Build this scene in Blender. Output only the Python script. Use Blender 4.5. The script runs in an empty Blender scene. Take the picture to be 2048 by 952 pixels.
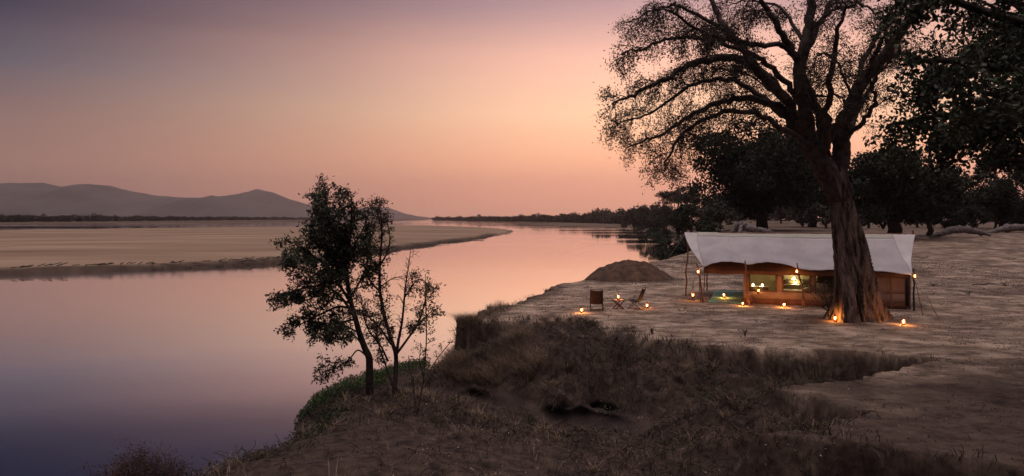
import bpy, math, random
import numpy as np
from math import radians as R, sin, cos, pi

# ------------------------------------------------------------------ basics
F = 1500.0; CAMH = 5.0; HOR = 437.0
C = bpy.context.scene.collection

def W(px, py, z):                       # a point of known height -> where it stands
    Y = (CAMH - z) * F / (py - HOR)
    return ((px - 1024) / F * Y, Y, z)

def at(px, py, Y):                      # a point at a known distance
    return np.array([(px - 1024) / F * Y, Y, CAMH - (py - HOR) / F * Y])

def rng(seed): return np.random.default_rng(seed)

def _hash(ix, iy, seed):
    h = (ix.astype(np.int64) * 374761393 + iy.astype(np.int64) * 668265263 + seed * 1442695041) & 0xffffffff
    h = ((h ^ (h >> 13)) * 1274126177) & 0xffffffff
    return ((h ^ (h >> 16)) & 0xffff) / 65535.0

def vnoise(x, y, seed=0):               # value noise, -1..1
    x = np.asarray(x, float); y = np.asarray(y, float)
    ix = np.floor(x); iy = np.floor(y); fx = x - ix; fy = y - iy
    fx = fx * fx * fx * (fx * (fx * 6 - 15) + 10); fy = fy * fy * fy * (fy * (fy * 6 - 15) + 10)
    a = _hash(ix, iy, seed); b = _hash(ix + 1, iy, seed); c = _hash(ix, iy + 1, seed); d = _hash(ix + 1, iy + 1, seed)
    return (a + (b - a) * fx + (c - a) * fy + (a - b - c + d) * fx * fy) * 2 - 1

def fbm(x, y, octv=4, seed=0, gain=.5):
    s = 0; a = 1; t = 0
    for k in range(octv):
        s = s + a * vnoise(x * 2 ** k + 17.3 * k, y * 2 ** k - 9.1 * k, seed + k); t += a; a *= gain
    return s / t

def smooth(a, b, x):
    t = np.clip((x - a) / (b - a), 0, 1); return t * t * (3 - 2 * t)

# ------------------------------------------------------------------ mesh builder
class MB:
    def __init__(s): s.v = []; s.q = []; s.t = []; s.n = 0
    def add(s, v, quads=None, tris=None):
        v = np.asarray(v, float).reshape(-1, 3); s.v.append(v)
        if quads is not None and len(quads): s.q.append(np.asarray(quads, np.int64) + s.n)
        if tris is not None and len(tris): s.t.append(np.asarray(tris, np.int64) + s.n)
        s.n += len(v); return s
    def tube(s, pts, radii, sides=6, cap=True):
        P = np.asarray(pts, float); r = np.broadcast_to(np.asarray(radii, float), (len(P),))
        T = np.gradient(P, axis=0); T /= np.linalg.norm(T, axis=1)[:, None] + 1e-12
        ref = np.array([0, 0, 1.0]) if abs(T[0][2]) < .9 else np.array([1.0, 0, 0])
        n = np.cross(T[0], ref); n /= np.linalg.norm(n); N = []
        for k in range(len(P)):
            n = n - T[k] * np.dot(n, T[k]); n /= np.linalg.norm(n) + 1e-12; N.append(n)
        N = np.array(N); B = np.cross(T, N)
        a = np.arange(sides) * 2 * pi / sides
        ring = P[:, None] + r[:, None, None] * (N[:, None] * np.cos(a)[None, :, None] + B[:, None] * np.sin(a)[None, :, None])
        v = ring.reshape(-1, 3); m = len(P)
        i = np.arange(m - 1)[:, None] * sides; j = np.arange(sides)[None]; j2 = (j + 1) % sides
        q = np.stack([i + j, i + j2, i + sides + j2, i + sides + j], -1).reshape(-1, 4)
        t = []
        if cap:
            v = np.vstack([v, P[:1], P[-1:]]); c0 = m * sides
            jj = np.arange(sides); j3 = (jj + 1) % sides
            t = np.vstack([np.stack([np.full(sides, c0), j3, jj], 1),
                           np.stack([np.full(sides, c0 + 1), (m - 1) * sides + jj, (m - 1) * sides + j3], 1)])
        return s.add(v, q, t)
    def box(s, c, size, rz=0.0, M=None):
        x, y, z = [k / 2 for k in size]
        v = np.array([[-x, -y, -z], [x, -y, -z], [x, y, -z], [-x, y, -z], [-x, -y, z], [x, -y, z], [x, y, z], [-x, y, z]])
        if M is not None: v = v @ np.array(M).T
        if rz: v = v @ np.array([[cos(rz), sin(rz), 0], [-sin(rz), cos(rz), 0], [0, 0, 1]])
        return s.add(v + np.array(c), [[0, 3, 2, 1], [4, 5, 6, 7], [0, 1, 5, 4], [1, 2, 6, 5], [2, 3, 7, 6], [3, 0, 4, 7]])
    def bar(s, a, b, w, h=None):                    # rectangular bar between two points
        a = np.array(a, float); b = np.array(b, float); h = h or w
        return s.tube([a, b], [w * .7071, w * .7071], 4)
    def lathe(s, prof, c=(0, 0, 0), sides=16, cap=True):
        P = np.array(prof, float); a = np.arange(sides) * 2 * pi / sides
        v = np.stack([P[:, :1] * np.cos(a), P[:, :1] * np.sin(a), np.repeat(P[:, 1:], sides, 1)], -1).reshape(-1, 3) + np.array(c)
        m = len(P); i = np.arange(m - 1)[:, None] * sides; j = np.arange(sides)[None]; j2 = (j + 1) % sides
        q = np.stack([i + j, i + j2, i + sides + j2, i + sides + j], -1).reshape(-1, 4); t = []
        if cap:
            k = len(v); v = np.vstack([v, [[c[0], c[1], c[2] + P[0][1]]], [[c[0], c[1], c[2] + P[-1][1]]]])
            jj = np.arange(sides); j3 = (jj + 1) % sides
            t = np.vstack([np.stack([np.full(sides, k), j3, jj], 1), np.stack([np.full(sides, k + 1), (m - 1) * sides + jj, (m - 1) * sides + j3], 1)])
        return s.add(v, q, t)
    def grid(s, V):                                 # V: (n, m, 3)
        n, m = V.shape[:2]; i = np.arange(n - 1)[:, None] * m; j = np.arange(m - 1)[None]
        return s.add(V.reshape(-1, 3), np.stack([i + j, i + j + 1, i + m + j + 1, i + m + j], -1).reshape(-1, 4))
    def leaves(s, c, size, width, g, up=None, droop=0.0, cup=.12):
        c = np.asarray(c, float); n = len(c)
        if n == 0: return s
        size = np.broadcast_to(size, (n,)) * g.uniform(.65, 1.3, n); d = g.normal(size=(n, 3))
        if up is not None: d += up
        d[:, 2] -= droop; d /= np.linalg.norm(d, axis=1)[:, None]
        e = np.cross(d, g.normal(size=(n, 3))); e /= np.linalg.norm(e, axis=1)[:, None] + 1e-9
        f = np.cross(d, e); L = size[:, None]; Wd = L * width
        v = np.stack([c, c + d * L * .45 + e * Wd * .5, c + d * L + f * L * cup, c + d * L * .45 - e * Wd * .5], 1)
        k = np.arange(n)[:, None] * 4
        return s.add(v.reshape(-1, 3), k + np.array([[0, 1, 2, 3]]))
    def blades(s, c, h, w, lean, g):                # grass: curved three-piece blades
        n = len(c); a = g.uniform(0, 2 * pi, n); d = np.stack([np.cos(a), np.sin(a), 0 * a], 1)
        b = g.uniform(0, 2 * pi, n); e = np.stack([np.cos(b), np.sin(b), 0 * b], 1)
        h = h[:, None]; l = (lean * g.uniform(.2, 1.4, n))[:, None] * h; w = w[:, None] if np.ndim(w) else w
        z = np.array([[0, 0, 1.0]])
        p0 = c; p1 = c + z * h * .55 + d * l * .3; p2 = c + z * h * .9 + d * l
        v = np.stack([p0 - e * w / 2, p0 + e * w / 2, p1 - e * w * .35, p1 + e * w * .35, p2], 1)
        k = np.arange(n)[:, None] * 5
        return s.add(v.reshape(-1, 3), k + np.array([[0, 1, 3, 2]]), k + np.array([[2, 3, 4]]))
    def build(s, name, mat, parent=None, loc=None, sm=False, solid=0):
        V = np.vstack(s.v); loc = np.array(loc if loc is not None else (0, 0, 0), float)
        if parent is None: V = V - loc
        me = bpy.data.meshes.new(name)
        Q = np.vstack(s.q) if s.q else np.zeros((0, 4), np.int64); T = np.vstack(s.t) if s.t else np.zeros((0, 3), np.int64)
        me.vertices.add(len(V)); me.vertices.foreach_set('co', V.astype(np.float32).ravel())
        me.loops.add(Q.size + T.size); me.loops.foreach_set('vertex_index', np.concatenate([Q.ravel(), T.ravel()]).astype(np.int32))
        me.polygons.add(len(Q) + len(T))
        me.polygons.foreach_set('loop_start', np.concatenate([np.arange(len(Q)) * 4, Q.size + np.arange(len(T)) * 3]).astype(np.int32))
        if sm: me.polygons.foreach_set('use_smooth', np.ones(len(Q) + len(T), bool))
        me.update(calc_edges=True); me.validate()
        me.materials.append(mat)
        o = bpy.data.objects.new(name, me); C.objects.link(o)
        if parent is not None: o.parent = parent
        else: o.location = loc
        if solid:
            m = o.modifiers.new('thickness', 'SOLIDIFY'); m.thickness = solid; m.offset = 0
        return o

def tag(o, label=None, cat=None, group=None, kind=None):
    if label: o['label'] = label
    if cat: o['category'] = cat
    if group: o['group'] = group
    if kind: o['kind'] = kind
    return o
def empty(name, loc, rz=0.0):
    o = bpy.data.objects.new(name, None); C.objects.link(o); o.location = loc; o.rotation_euler.z = rz
    o.empty_display_size = .2; return o
def copy_tree(o, parent=None):
    c = o.copy(); C.objects.link(c); c.parent = parent
    for ch in [k for k in bpy.data.objects if k.parent == o]: copy_tree(ch, c)
    return c

# ------------------------------------------------------------------ materials
def nt(name):
    m = bpy.data.materials.new(name); m.use_nodes = True; t = m.node_tree; t.nodes.clear()
    out = t.nodes.new('ShaderNodeOutputMaterial'); return m, t, out
def node(t, kind, **kw):
    n = t.nodes.new(kind)
    for k, v in kw.items():
        if k in n.inputs: n.inputs[k].default_value = v
        else: setattr(n, k, v)
    return n
def noise_node(t, scale, detail=5, rough=.55, vec=None, stretch=None):
    co = t.nodes.new('ShaderNodeTexCoord'); src = co.outputs['Object' if vec is None else vec]
    if stretch:
        mp = t.nodes.new('ShaderNodeMapping'); mp.inputs['Scale'].default_value = stretch; t.links.new(src, mp.inputs[0]); src = mp.outputs[0]
    n = t.nodes.new('ShaderNodeTexNoise'); n.inputs['Scale'].default_value = scale; n.inputs['Detail'].default_value = detail
    n.inputs['Roughness'].default_value = rough; t.links.new(src, n.inputs['Vector']); return n
def ramp(t, fac, stops, ease=False):
    r = t.nodes.new('ShaderNodeValToRGB'); e = r.color_ramp.elements
    while len(e) < len(stops): e.new(.5)
    for k, (p, c) in enumerate(stops): e[k].position = p; e[k].color = (*c, 1)
    if ease: r.color_ramp.interpolation = 'B_SPLINE'
    t.links.new(fac, r.inputs[0]); return r
def M(name, c1, c2=None, rough=.8, scale=4, bump=0, bscale=None, spec=.3, metal=0, stretch=None, transl=0, bdist=.02, lo=.35, hi=.65):
    m, t, out = nt(name); b = node(t, 'ShaderNodeBsdfPrincipled', Roughness=rough, Metallic=metal)
    b.inputs['Specular IOR Level'].default_value = spec
    c2 = c2 or tuple(k * .7 for k in c1)
    n = noise_node(t, scale, stretch=stretch); r = ramp(t, n.outputs[0], [(lo, c2), (hi, c1)])
    t.links.new(r.outputs[0], b.inputs['Base Color'])
    if bump:
        n2 = noise_node(t, bscale or scale * 4, 6, stretch=stretch); bp = node(t, 'ShaderNodeBump', Strength=bump, Distance=bdist)
        t.links.new(n2.outputs[0], bp.inputs['Height']); t.links.new(bp.outputs[0], b.inputs['Normal'])
    sh = b.outputs[0]
    if transl:
        tr = t.nodes.new('ShaderNodeBsdfTranslucent'); t.links.new(r.outputs[0], tr.inputs[0])
        mx = node(t, 'ShaderNodeMixShader'); mx.inputs[0].default_value = transl
        t.links.new(sh, mx.inputs[1]); t.links.new(tr.outputs[0], mx.inputs[2]); sh = mx.outputs[0]
    t.links.new(sh, out.inputs[0]); return m
def EM(name, col, strength):
    m, t, out = nt(name); e = node(t, 'ShaderNodeEmission', Strength=strength); e.inputs[0].default_value = (*col, 1)
    t.links.new(e.outputs[0], out.inputs[0]); return m

bark = M('acacia_bark', (.21, .15, .125), (.035, .026, .022), .95, 4.5, 1.0, 9, .1, stretch=(1, 1, .16), bdist=.16, lo=.40, hi=.60)
bark_limb_shaded = M('shaded_limb_bark', (.085, .065, .055), (.035, .028, .025), .95, 4, .6, 14, .1)  # acacia bark darkened, the limbs' shade put into its colour
bark_dark = M('dark_bark', (.07, .055, .048), (.03, .024, .022), .95, 4, .5, 14, .1)
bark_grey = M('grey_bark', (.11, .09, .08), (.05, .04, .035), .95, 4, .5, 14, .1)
deadwood = M('weathered_wood', (.20, .17, .165), (.07, .055, .055), .9, 2.5, .6, 10, .15, stretch=(1, 1, 1), bdist=.05)
leaf_acacia = M('acacia_leaf', (.050, .037, .026), (.022, .018, .013), .8, 1.2, transl=.15)
leaf_broad = M('broad_leaf', (.05, .06, .03), (.02, .028, .014), .6, .8, transl=.12)
leaf_dark = M('dense_foliage', (.026, .034, .019), (.009, .013, .008), .85, .35, transl=.08)
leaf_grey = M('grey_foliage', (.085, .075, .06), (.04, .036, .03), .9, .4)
leaf_bush = M('riverside_leaf', (.055, .065, .032), (.022, .028, .016), .6, 1.5, transl=.15)
leaf_litter = M('dead_leaf', (.075, .05, .038), (.03, .022, .018), .9, 2)
leaf_pale = M('pale_dead_leaf', (.50, .38, .29), (.30, .21, .16), .9, 2)
leaf_dry = M('sparse_dry_leaf', (.11, .075, .052), (.05, .042, .028), .75, 2, transl=.15)
leaf_green = M('green_weed', (.07, .115, .035), (.03, .05, .018), .7, 2.5, transl=.2)
leaf_far = M('far_foliage', (.045, .045, .035), (.022, .022, .018), .95, .02)
grass_dry = M('dry_grass_blade', (.29, .205, .145), (.085, .058, .042), .85, .7, transl=.15, lo=.3, hi=.7)
grass_dark = M('old_grass_blade', (.085, .06, .045), (.026, .02, .018), .9, .9, transl=.1)
grass_red = M('russet_twigs', (.11, .058, .046), (.04, .026, .024), .85, 1.5)
canvas_white = M('white_flysheet_canvas', (.44, .405, .42), (.36, .33, .345), .85, .9, .35, 3, .1, bdist=.04)
canvas_strip = M('beige_ridge_canvas', (.42, .405, .36), (.37, .355, .31), .85, 1.5, .2, 4, .1)
canvas_end = M('pale_end_canvas', (.54, .505, .51), (.46, .43, .43), .85, 1.5, .3, 3, .1, bdist=.04)
canvas_brown = M('brown_inner_canvas', (.21, .115, .08), (.15, .08, .055), .9, 1.5, .3, 5, .1)
canvas_tan = M('tan_wall_canvas', (.42, .30, .245), (.34, .235, .19), .9, 1.5, .3, 5, .1)
canvas_flap = M('dark_sod_cloth', (.22, .10, .07), (.14, .065, .045), .9, 3, .3)
canvas_inner = M('cream_lining_canvas', (.50, .45, .27), (.42, .38, .22), .9, 1.5)
canvas_chair = M('brown_chair_canvas', (.048, .026, .025), (.026, .016, .018), .85, 6, .2)
frame_dark = M('dark_metal_tube', (.06, .05, .055), None, .5, 20, metal=.4)
pole_wood = M('rustic_pole_wood', (.30, .15, .09), (.14, .07, .045), .85, 6, .5, 18, stretch=(1, 1, .3))
pole_black = M('black_pole_wood', (.045, .035, .035), None, .8, 6, .3)
rope_m = M('pale_rope', (.45, .40, .34), None, .9, 20)
green_mat = M('green_groundsheet', (.20, .46, .34), (.15, .38, .27), .8, 1.5, .3, 6)
table_wood = M('dark_red_wood', (.22, .09, .06), (.13, .05, .04), .6, 8, .2)
table_top_m = M('varnished_wood', (.50, .28, .17), (.36, .2, .12), .5, 5, .1)
linen = M('white_linen', (.80, .76, .66), (.74, .70, .60), .9, 2, .2, 6)
lantern_metal = M('rusty_lantern_metal', (.16, .05, .03), (.08, .03, .02), .5, 20, metal=.5)
flame_m = EM('lamp_flame', (1, .60, .20), 22)
flame_pale = EM('candle_flame', (1, .78, .42), 22)
earth_mound = M('mound_earth', (.115, .070, .050), (.055, .034, .026), .95, 1.6, .7, 7, .1, bdist=.08)

def globe_mat(name, col, e):
    m, t, out = nt(name); tr = node(t, 'ShaderNodeBsdfTransparent'); gl = node(t, 'ShaderNodeBsdfGlossy', Roughness=.15)
    mx = node(t, 'ShaderNodeMixShader'); mx.inputs[0].default_value = .12
    t.links.new(tr.outputs[0], mx.inputs[1]); t.links.new(gl.outputs[0], mx.inputs[2])
    em = node(t, 'ShaderNodeEmission', Strength=e); em.inputs[0].default_value = (*col, 1)  # glass itself emits, painting in the flame's glow
    ad = node(t, 'ShaderNodeAddShader'); t.links.new(mx.outputs[0], ad.inputs[0]); t.links.new(em.outputs[0], ad.inputs[1])
    t.links.new(ad.outputs[0], out.inputs[0]); return m
globe_m = globe_mat('glowing_lamp_glass', (1, .27, .04), 2.2)
jar_m = globe_mat('candle_jar_glass', (1, .8, .45), 4)
def gauze_mat():
    m, t, out = nt('window_gauze'); tr = node(t, 'ShaderNodeBsdfTransparent'); d = node(t, 'ShaderNodeBsdfDiffuse'); d.inputs[0].default_value = (.12, .1, .07, 1)
    mx = node(t, 'ShaderNodeMixShader'); mx.inputs[0].default_value = .18
    t.links.new(tr.outputs[0], mx.inputs[1]); t.links.new(d.outputs[0], mx.inputs[2]); t.links.new(mx.outputs[0], out.inputs[0]); return m
gauze = gauze_mat()

# ------------------------------------------------------------------ terrain
WL = -2.3
def wl(px, py): return W(px, py, WL)[:2]
RIVER = [(-10, -60), (-10, 0), (-10.5, 8), (-10, 14), (-8.6, 18), (-7.9, 21.3), (-7.0, 22.6), (-7.3, 25.9), (-7.6, 30.2), (-6.9, 33.9), (-5.4, 36.4),
         (-3.7, 38.2), (-2.7, 43), (-.4, 48), (.5, 53.5), (3, 68.5), (7.2, 79), (15, 92), (21, 108), (27, 124), wl(1378, 503), wl(1350, 482), wl(1332, 471),
         wl(1310, 464), wl(1290, 459), wl(1200, 455), wl(1100, 452.5), wl(1020, 449.3), wl(1000, 448.2), wl(1040, 447.2), wl(1110, 446.6),
         wl(1080, 445.4), wl(1000, 443.6), wl(940, 442.3), wl(870, 440.8), (-500, 5200), (-400, 9500), (9500, 9500), (9500, -60)]
ISLE = [wl(-500, 566), wl(-300, 560), wl(0, 550), wl(150, 546), wl(300, 541), wl(450, 534), wl(560, 526), wl(660, 518), wl(800, 499), wl(950, 479), wl(1008, 468),
        wl(1027, 463), wl(1010, 459.5), wl(950, 455.5), wl(850, 452), wl(700, 453), wl(600, 454.5), wl(300, 458), wl(0, 463), wl(-300, 467)]
FARL = [(-9500, 300), wl(-500, 456), wl(0, 450), wl(300, 447), wl(600, 444), wl(800, 441.6), wl(858, 439.6), (-1100, 9500), (-9500, 9500)]
PLAT = [(9, 76.5), (5.6, 67.6), (3.0, 55), (1.6, 49), (.2, 45), (-.9, 42.3), (-1.7, 39.5), (-2.45, 37.2), (-2.5, 35.4), (-1.75, 35.3), (-.58, 36.2), (.9, 36.6), (2.6, 36.4), (3.6, 34.4),
        (4.9, 32.5), (5.6, 30.6), (7.0, 29.6), (8.3, 29.1), (10.9, 28.5), (13.5, 27.9), (14.5, 27.3), (15.0, 26.1), (12.8, 24.75), (11.05, 23.8), (9.45, 23.0), (8.0, 22.5),
        (7.2, 22.0), (8.2, 21.4), (8.9, 20.6), (9.3, 19.4), (8.1, 18.5), (6.9, 17.8), (5.9, 17.4), (6.9, 16.6), (8.65, 16.1), (9.6, 15.4), (10.4, 14.8), (12, 13.6), (15, 12.5),
        (30, 8), (9500, 8), (9500, 9500), (60, 9500), (60, 200), (30, 100)]

def sdist(x, y, poly):                              # signed distance, + inside
    P = np.array(poly, float); d2 = np.full(x.shape, 1e18); ins = np.zeros(x.shape, bool)
    for k in range(len(P)):
        a = P[k]; b = P[(k + 1) % len(P)]; e = b - a; L2 = e @ e + 1e-9
        t = np.clip(((x - a[0]) * e[0] + (y - a[1]) * e[1]) / L2, 0, 1)
        d2 = np.minimum(d2, (x - a[0] - t * e[0]) ** 2 + (y - a[1] - t * e[1]) ** 2)
        c = (a[1] > y) != (b[1] > y)
        if abs(e[1]) > 1e-12: ins ^= c & (x < e[0] * (y - a[1]) / e[1] + a[0])
    return np.where(ins, 1, -1) * np.sqrt(d2)

LOW = [W(*p) for p in [(740, 782, -1.3), (790, 788, -1.3), (835, 825, -1.2), (700, 830, -1.2), (655, 868, -1.05), (640, 930, -.7), (760, 860, -1.05), (760, 930, -.75),
       (900, 850, -1.25), (900, 930, -.9), (1000, 850, -1.5), (1000, 930, -1.1), (1100, 870, -1.7), (1100, 940, -1.3), (1200, 875, -1.8), (1200, 940, -1.4), (1300, 900, -1.35),
       (1300, 945, -1.35), (1400, 888, -.95), (1400, 940, -1.2), (1480, 872, -.5), (900, 802, -1.6), (980, 815, -1.75), (1060, 832, -1.95), (600, 882, -1.35),
       (1480, 805, -.5), (1400, 822, -.95), (1330, 838, -1.4), (1300, 740, -.8), (1300, 790, -1.6), (1200, 720, -.8), (1200, 790, -1.85), (1110, 662, -.05), (1110, 700, -.35),
       (1100, 750, -1.1), (1100, 790, -2.0), (1000, 690, -.75), (1000, 735, -1.5), (1000, 780, -2.1), (930, 710, -1.0), (930, 760, -2.0), (880, 762, -2.05), (850, 747, -2.1),
       (700, 792, -1.85), (760, 765, -1.95), (810, 755, -2.0), (1380, 730, -.7), (1380, 780, -1.4), (1450, 735, -.75), (1450, 775, -1.3), (640, 820, -1.9)]] + [
       (-1.9, 30.2, -3.0), (0, 29.3, -3.2), (2, 28.0, -3.3), (3.3, 27.1, -3.1), (4.5, 26.3, -2.7), (5.6, 25.5, -2.2), (7.5, 25.3, -1.8), (9.5, 25.5, -1.6), (11.5, 25.7, -1.5), (13.5, 25.7, -1.1),
       (8.3, 27.6, -1.5), (10.9, 27.2, -1.45), (13.3, 26.8, -1.1),
       (5, 21, -1.7), (6.3, 20.2, -1.3), (7.8, 19.6, -1.0), (4.4, 22.4, -1.9), (6.5, 15.5, -1.3), (8.4, 14.9, -1.3), (10, 13.6, -1.3), (5, 16.5, -1.2),
       (5, 34, -.8), (10, 30, -.8), (15, 28, -.6), (12, 22, -.8), (10, 17, -.9), (22, 24, -.6), (25, 40, -.5), (4, 44, -1.5),
       (-6.5, 18, -.9), (-6.5, 14, -.5), (-4, 12, -.5), (0, 12, -.9), (5, 12, -1.3), (9, 11, -1.2), (0, 3, -.3), (6, 3, -.5), (-6, 6, -.4), (12, 6, -.4), (-5, -8, 0), (8, -8, 0), (0, -30, 0), (30, -30, 0), (30, 0, 0),
       (-9.0, 0, -1), (-8.6, 13, -.9)] + [
       (x, y, WL) for x, y in RIVER[1:17]] + [
       (-12.5, 22, -4), (-12.5, 30, -4), (-10, 39, -4), (-6, 45, -4), (-3, 53, -4), (-1, 68, -4), (-15, 12, -4), (-15, 0, -4), (-15, -30, -4), (-20, 40, -4.5), (-20, 20, -4.5), (3, 80, -4), (-9.8, 26, -3.2), (-9.6, 32, -3.2), (-30, 60, -4.5),
       (-40, 0, -4.5)]
LOW = np.array([tuple(p) for p in LOW])
_r = np.hypot(LOW[:, None, 0] - LOW[None, :, 0], LOW[:, None, 1] - LOW[None, :, 1])
_A = np.zeros((len(LOW) + 3,) * 2); _A[:len(LOW), :len(LOW)] = -_r - np.eye(len(LOW)) * -.0
_A[:len(LOW), len(LOW):] = np.c_[np.ones(len(LOW)), LOW[:, :2]]; _A[len(LOW):, :len(LOW)] = _A[:len(LOW), len(LOW):].T
_A[:len(LOW), :len(LOW)] += np.eye(len(LOW)) * .15
_w = np.linalg.solve(_A, np.r_[LOW[:, 2], 0, 0, 0])
def rbf(x, y):
    o = np.empty(x.shape)
    for k in range(0, x.size, 20000):
        s = slice(k, k + 20000); X = x[s]; Y = y[s]
        o[s] = -np.hypot(X[:, None] - LOW[:, 0], Y[:, None] - LOW[:, 1]) @ _w[:-3] + _w[-3] + _w[-2] * X + _w[-1] * Y
    return o

def top_z(x, y):
    t = 2.7 * smooth(55, 155, y) + 1.6 * smooth(155, 350, y)
    t = t + (-1.6 - 4.3) * smooth(380, 640, y)
    side = smooth(-5, 40, x - 0.02 * y)
    return t * np.where(y < 380, .25 + .75 * side, 1)

def ground(x, y, full=False):
    sh = np.shape(x); x = np.ravel(np.asarray(x, float)); y = np.ravel(np.asarray(y, float))
    rr = np.hypot(x, y)
    jag = fbm(x * .55, y * .55, 4, 3) * .60 + (.4 - np.abs(fbm(x * 1.5, y * 1.5, 3, 14))) * .45 + fbm(x * 4.5, y * 4.5, 3, 9) * .14
    sR = sdist(x, y, RIVER)
    near = (y < 72) & (rr < 110)
    T = top_z(x, y) + np.where(rr < 200, fbm(x * .12, y * .12, 3, 21) * .10 + fbm(x * .5, y * .5, 4, 5) * .014 + fbm(x * 5.5, y * 5.5, 3, 6) * .011, fbm(x * .02, y * .02, 3, 2) * .3)
    wd = 2.2 + .05 * np.maximum(y, 0)
    jagf = fbm(x * .12, y * .12, 4, 31) * np.clip(y * .02, 0, 5)
    sj = sR + jagf
    zf = np.where(sj > 0, WL + (T - WL) * smooth(0, 1, sj / wd), WL + np.maximum(-2.4, .12 * sj))
    z = zf.copy(); s = np.ones(x.size)
    if near.any():
        xn, yn = x[near], y[near]
        L = rbf(xn, yn)
        rough = (.5 - np.abs(fbm(xn * .55, yn * .55, 4, 11))) * .55 - .14 + fbm(xn * .45, yn * .45, 2, 16) * .30 + fbm(xn * 1.7, yn * 1.7, 3, 13) * .15 + fbm(xn * 5, yn * 5, 3, 12) * .05
        bare = smooth(-7.2, -5.4, xn) * (1 - smooth(1.0, 3.0, xn)) * (1 - smooth(22, 25, yn))
        L = L + rough * (1 - .65 * bare) * smooth(-2.5, -1.9, L)
        L = np.maximum(L, -3.5 + 1.33 * smooth(4.5, 1.5, sR[near]) + .12 * rough - 3 * smooth(1.4, .0, sR[near]))
        sp = sdist(xn, yn, PLAT) + jag[near] * (1 - smooth(14.5, 16, xn) * .5)
        k = smooth(-.50, .32, sp); k = k + (smooth(-.20, .12, sp) - k) * np.maximum(smooth(6.0, 8, xn), smooth(.6, -.4, xn))
        # left river cliff is steep, the grass slope of the middle is rounder
        kk = smooth(-1.0, .25, sp); soft = smooth(.5, 3, xn) * (1 - smooth(6.0, 8.5, xn)) * smooth(28, 31, yn)
        k = k + (kk - k) * soft
        lip = np.exp(-((sp - .25) / .35) ** 2) * .03
        zn = L + (T[near] + lip - L) * k
        b = smooth(56, 70, yn)
        z[near] = zn * (1 - b) + zf[near] * b
        q_ = smooth(6, 9, xn); ks = np.minimum(k, smooth(.0, 1.5 - .9 * q_, sp + (1.3 - .8 * q_) * fbm(xn * .8, yn * .8, 4, 15) + .25))
        s[near] = ks * (1 - b) + b
    sI = sdist(x, y, ISLE) + fbm(x * .1, y * .1, 4, 41) * np.clip(rr * .012, 0, 3)
    wi = 1.0 + .004 * rr
    topI = WL + .80 + .35 * smooth(0, 60, sI) + fbm(x * .05, y * .05, 4, 42) * .12
    cut = smooth(0, 1, sI / wi)
    z = np.maximum(z, np.where(sI > 0, WL + (topI - WL) * cut, -9))
    sF = sdist(x, y, FARL) + fbm(x * .01, y * .01, 4, 44) * 12
    z = np.maximum(z, np.where(sF > 0, WL + 1.6 * smooth(0, 25, sF) + .004 * np.maximum(sF - 100, 0), -9))
    e = ((x + 150) / 60) ** 2 + ((y - 1010 - .15 * x) / 45) ** 2
    z = np.maximum(z, np.where(e < 1, WL + .25 * (1 - e), -9))
    if full:
        kind = np.where(sI > 0, 1.0, 0.0)
        return z.reshape(sh), s.reshape(sh), kind.reshape(sh), sI.reshape(sh), sR.reshape(sh)
    return z.reshape(sh)
def gz(x, y): return float(ground(np.array([x]), np.array([y]))[0])
def onground(px, py, guess=0.0):                    # where the sight line through a pixel meets the ground
    z = guess
    for k in range(12):
        p = W(px, py, z); z = .5 * z + .5 * gz(p[0], p[1])
    p = W(px, py, z); return (p[0], p[1], gz(p[0], p[1]))

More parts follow.
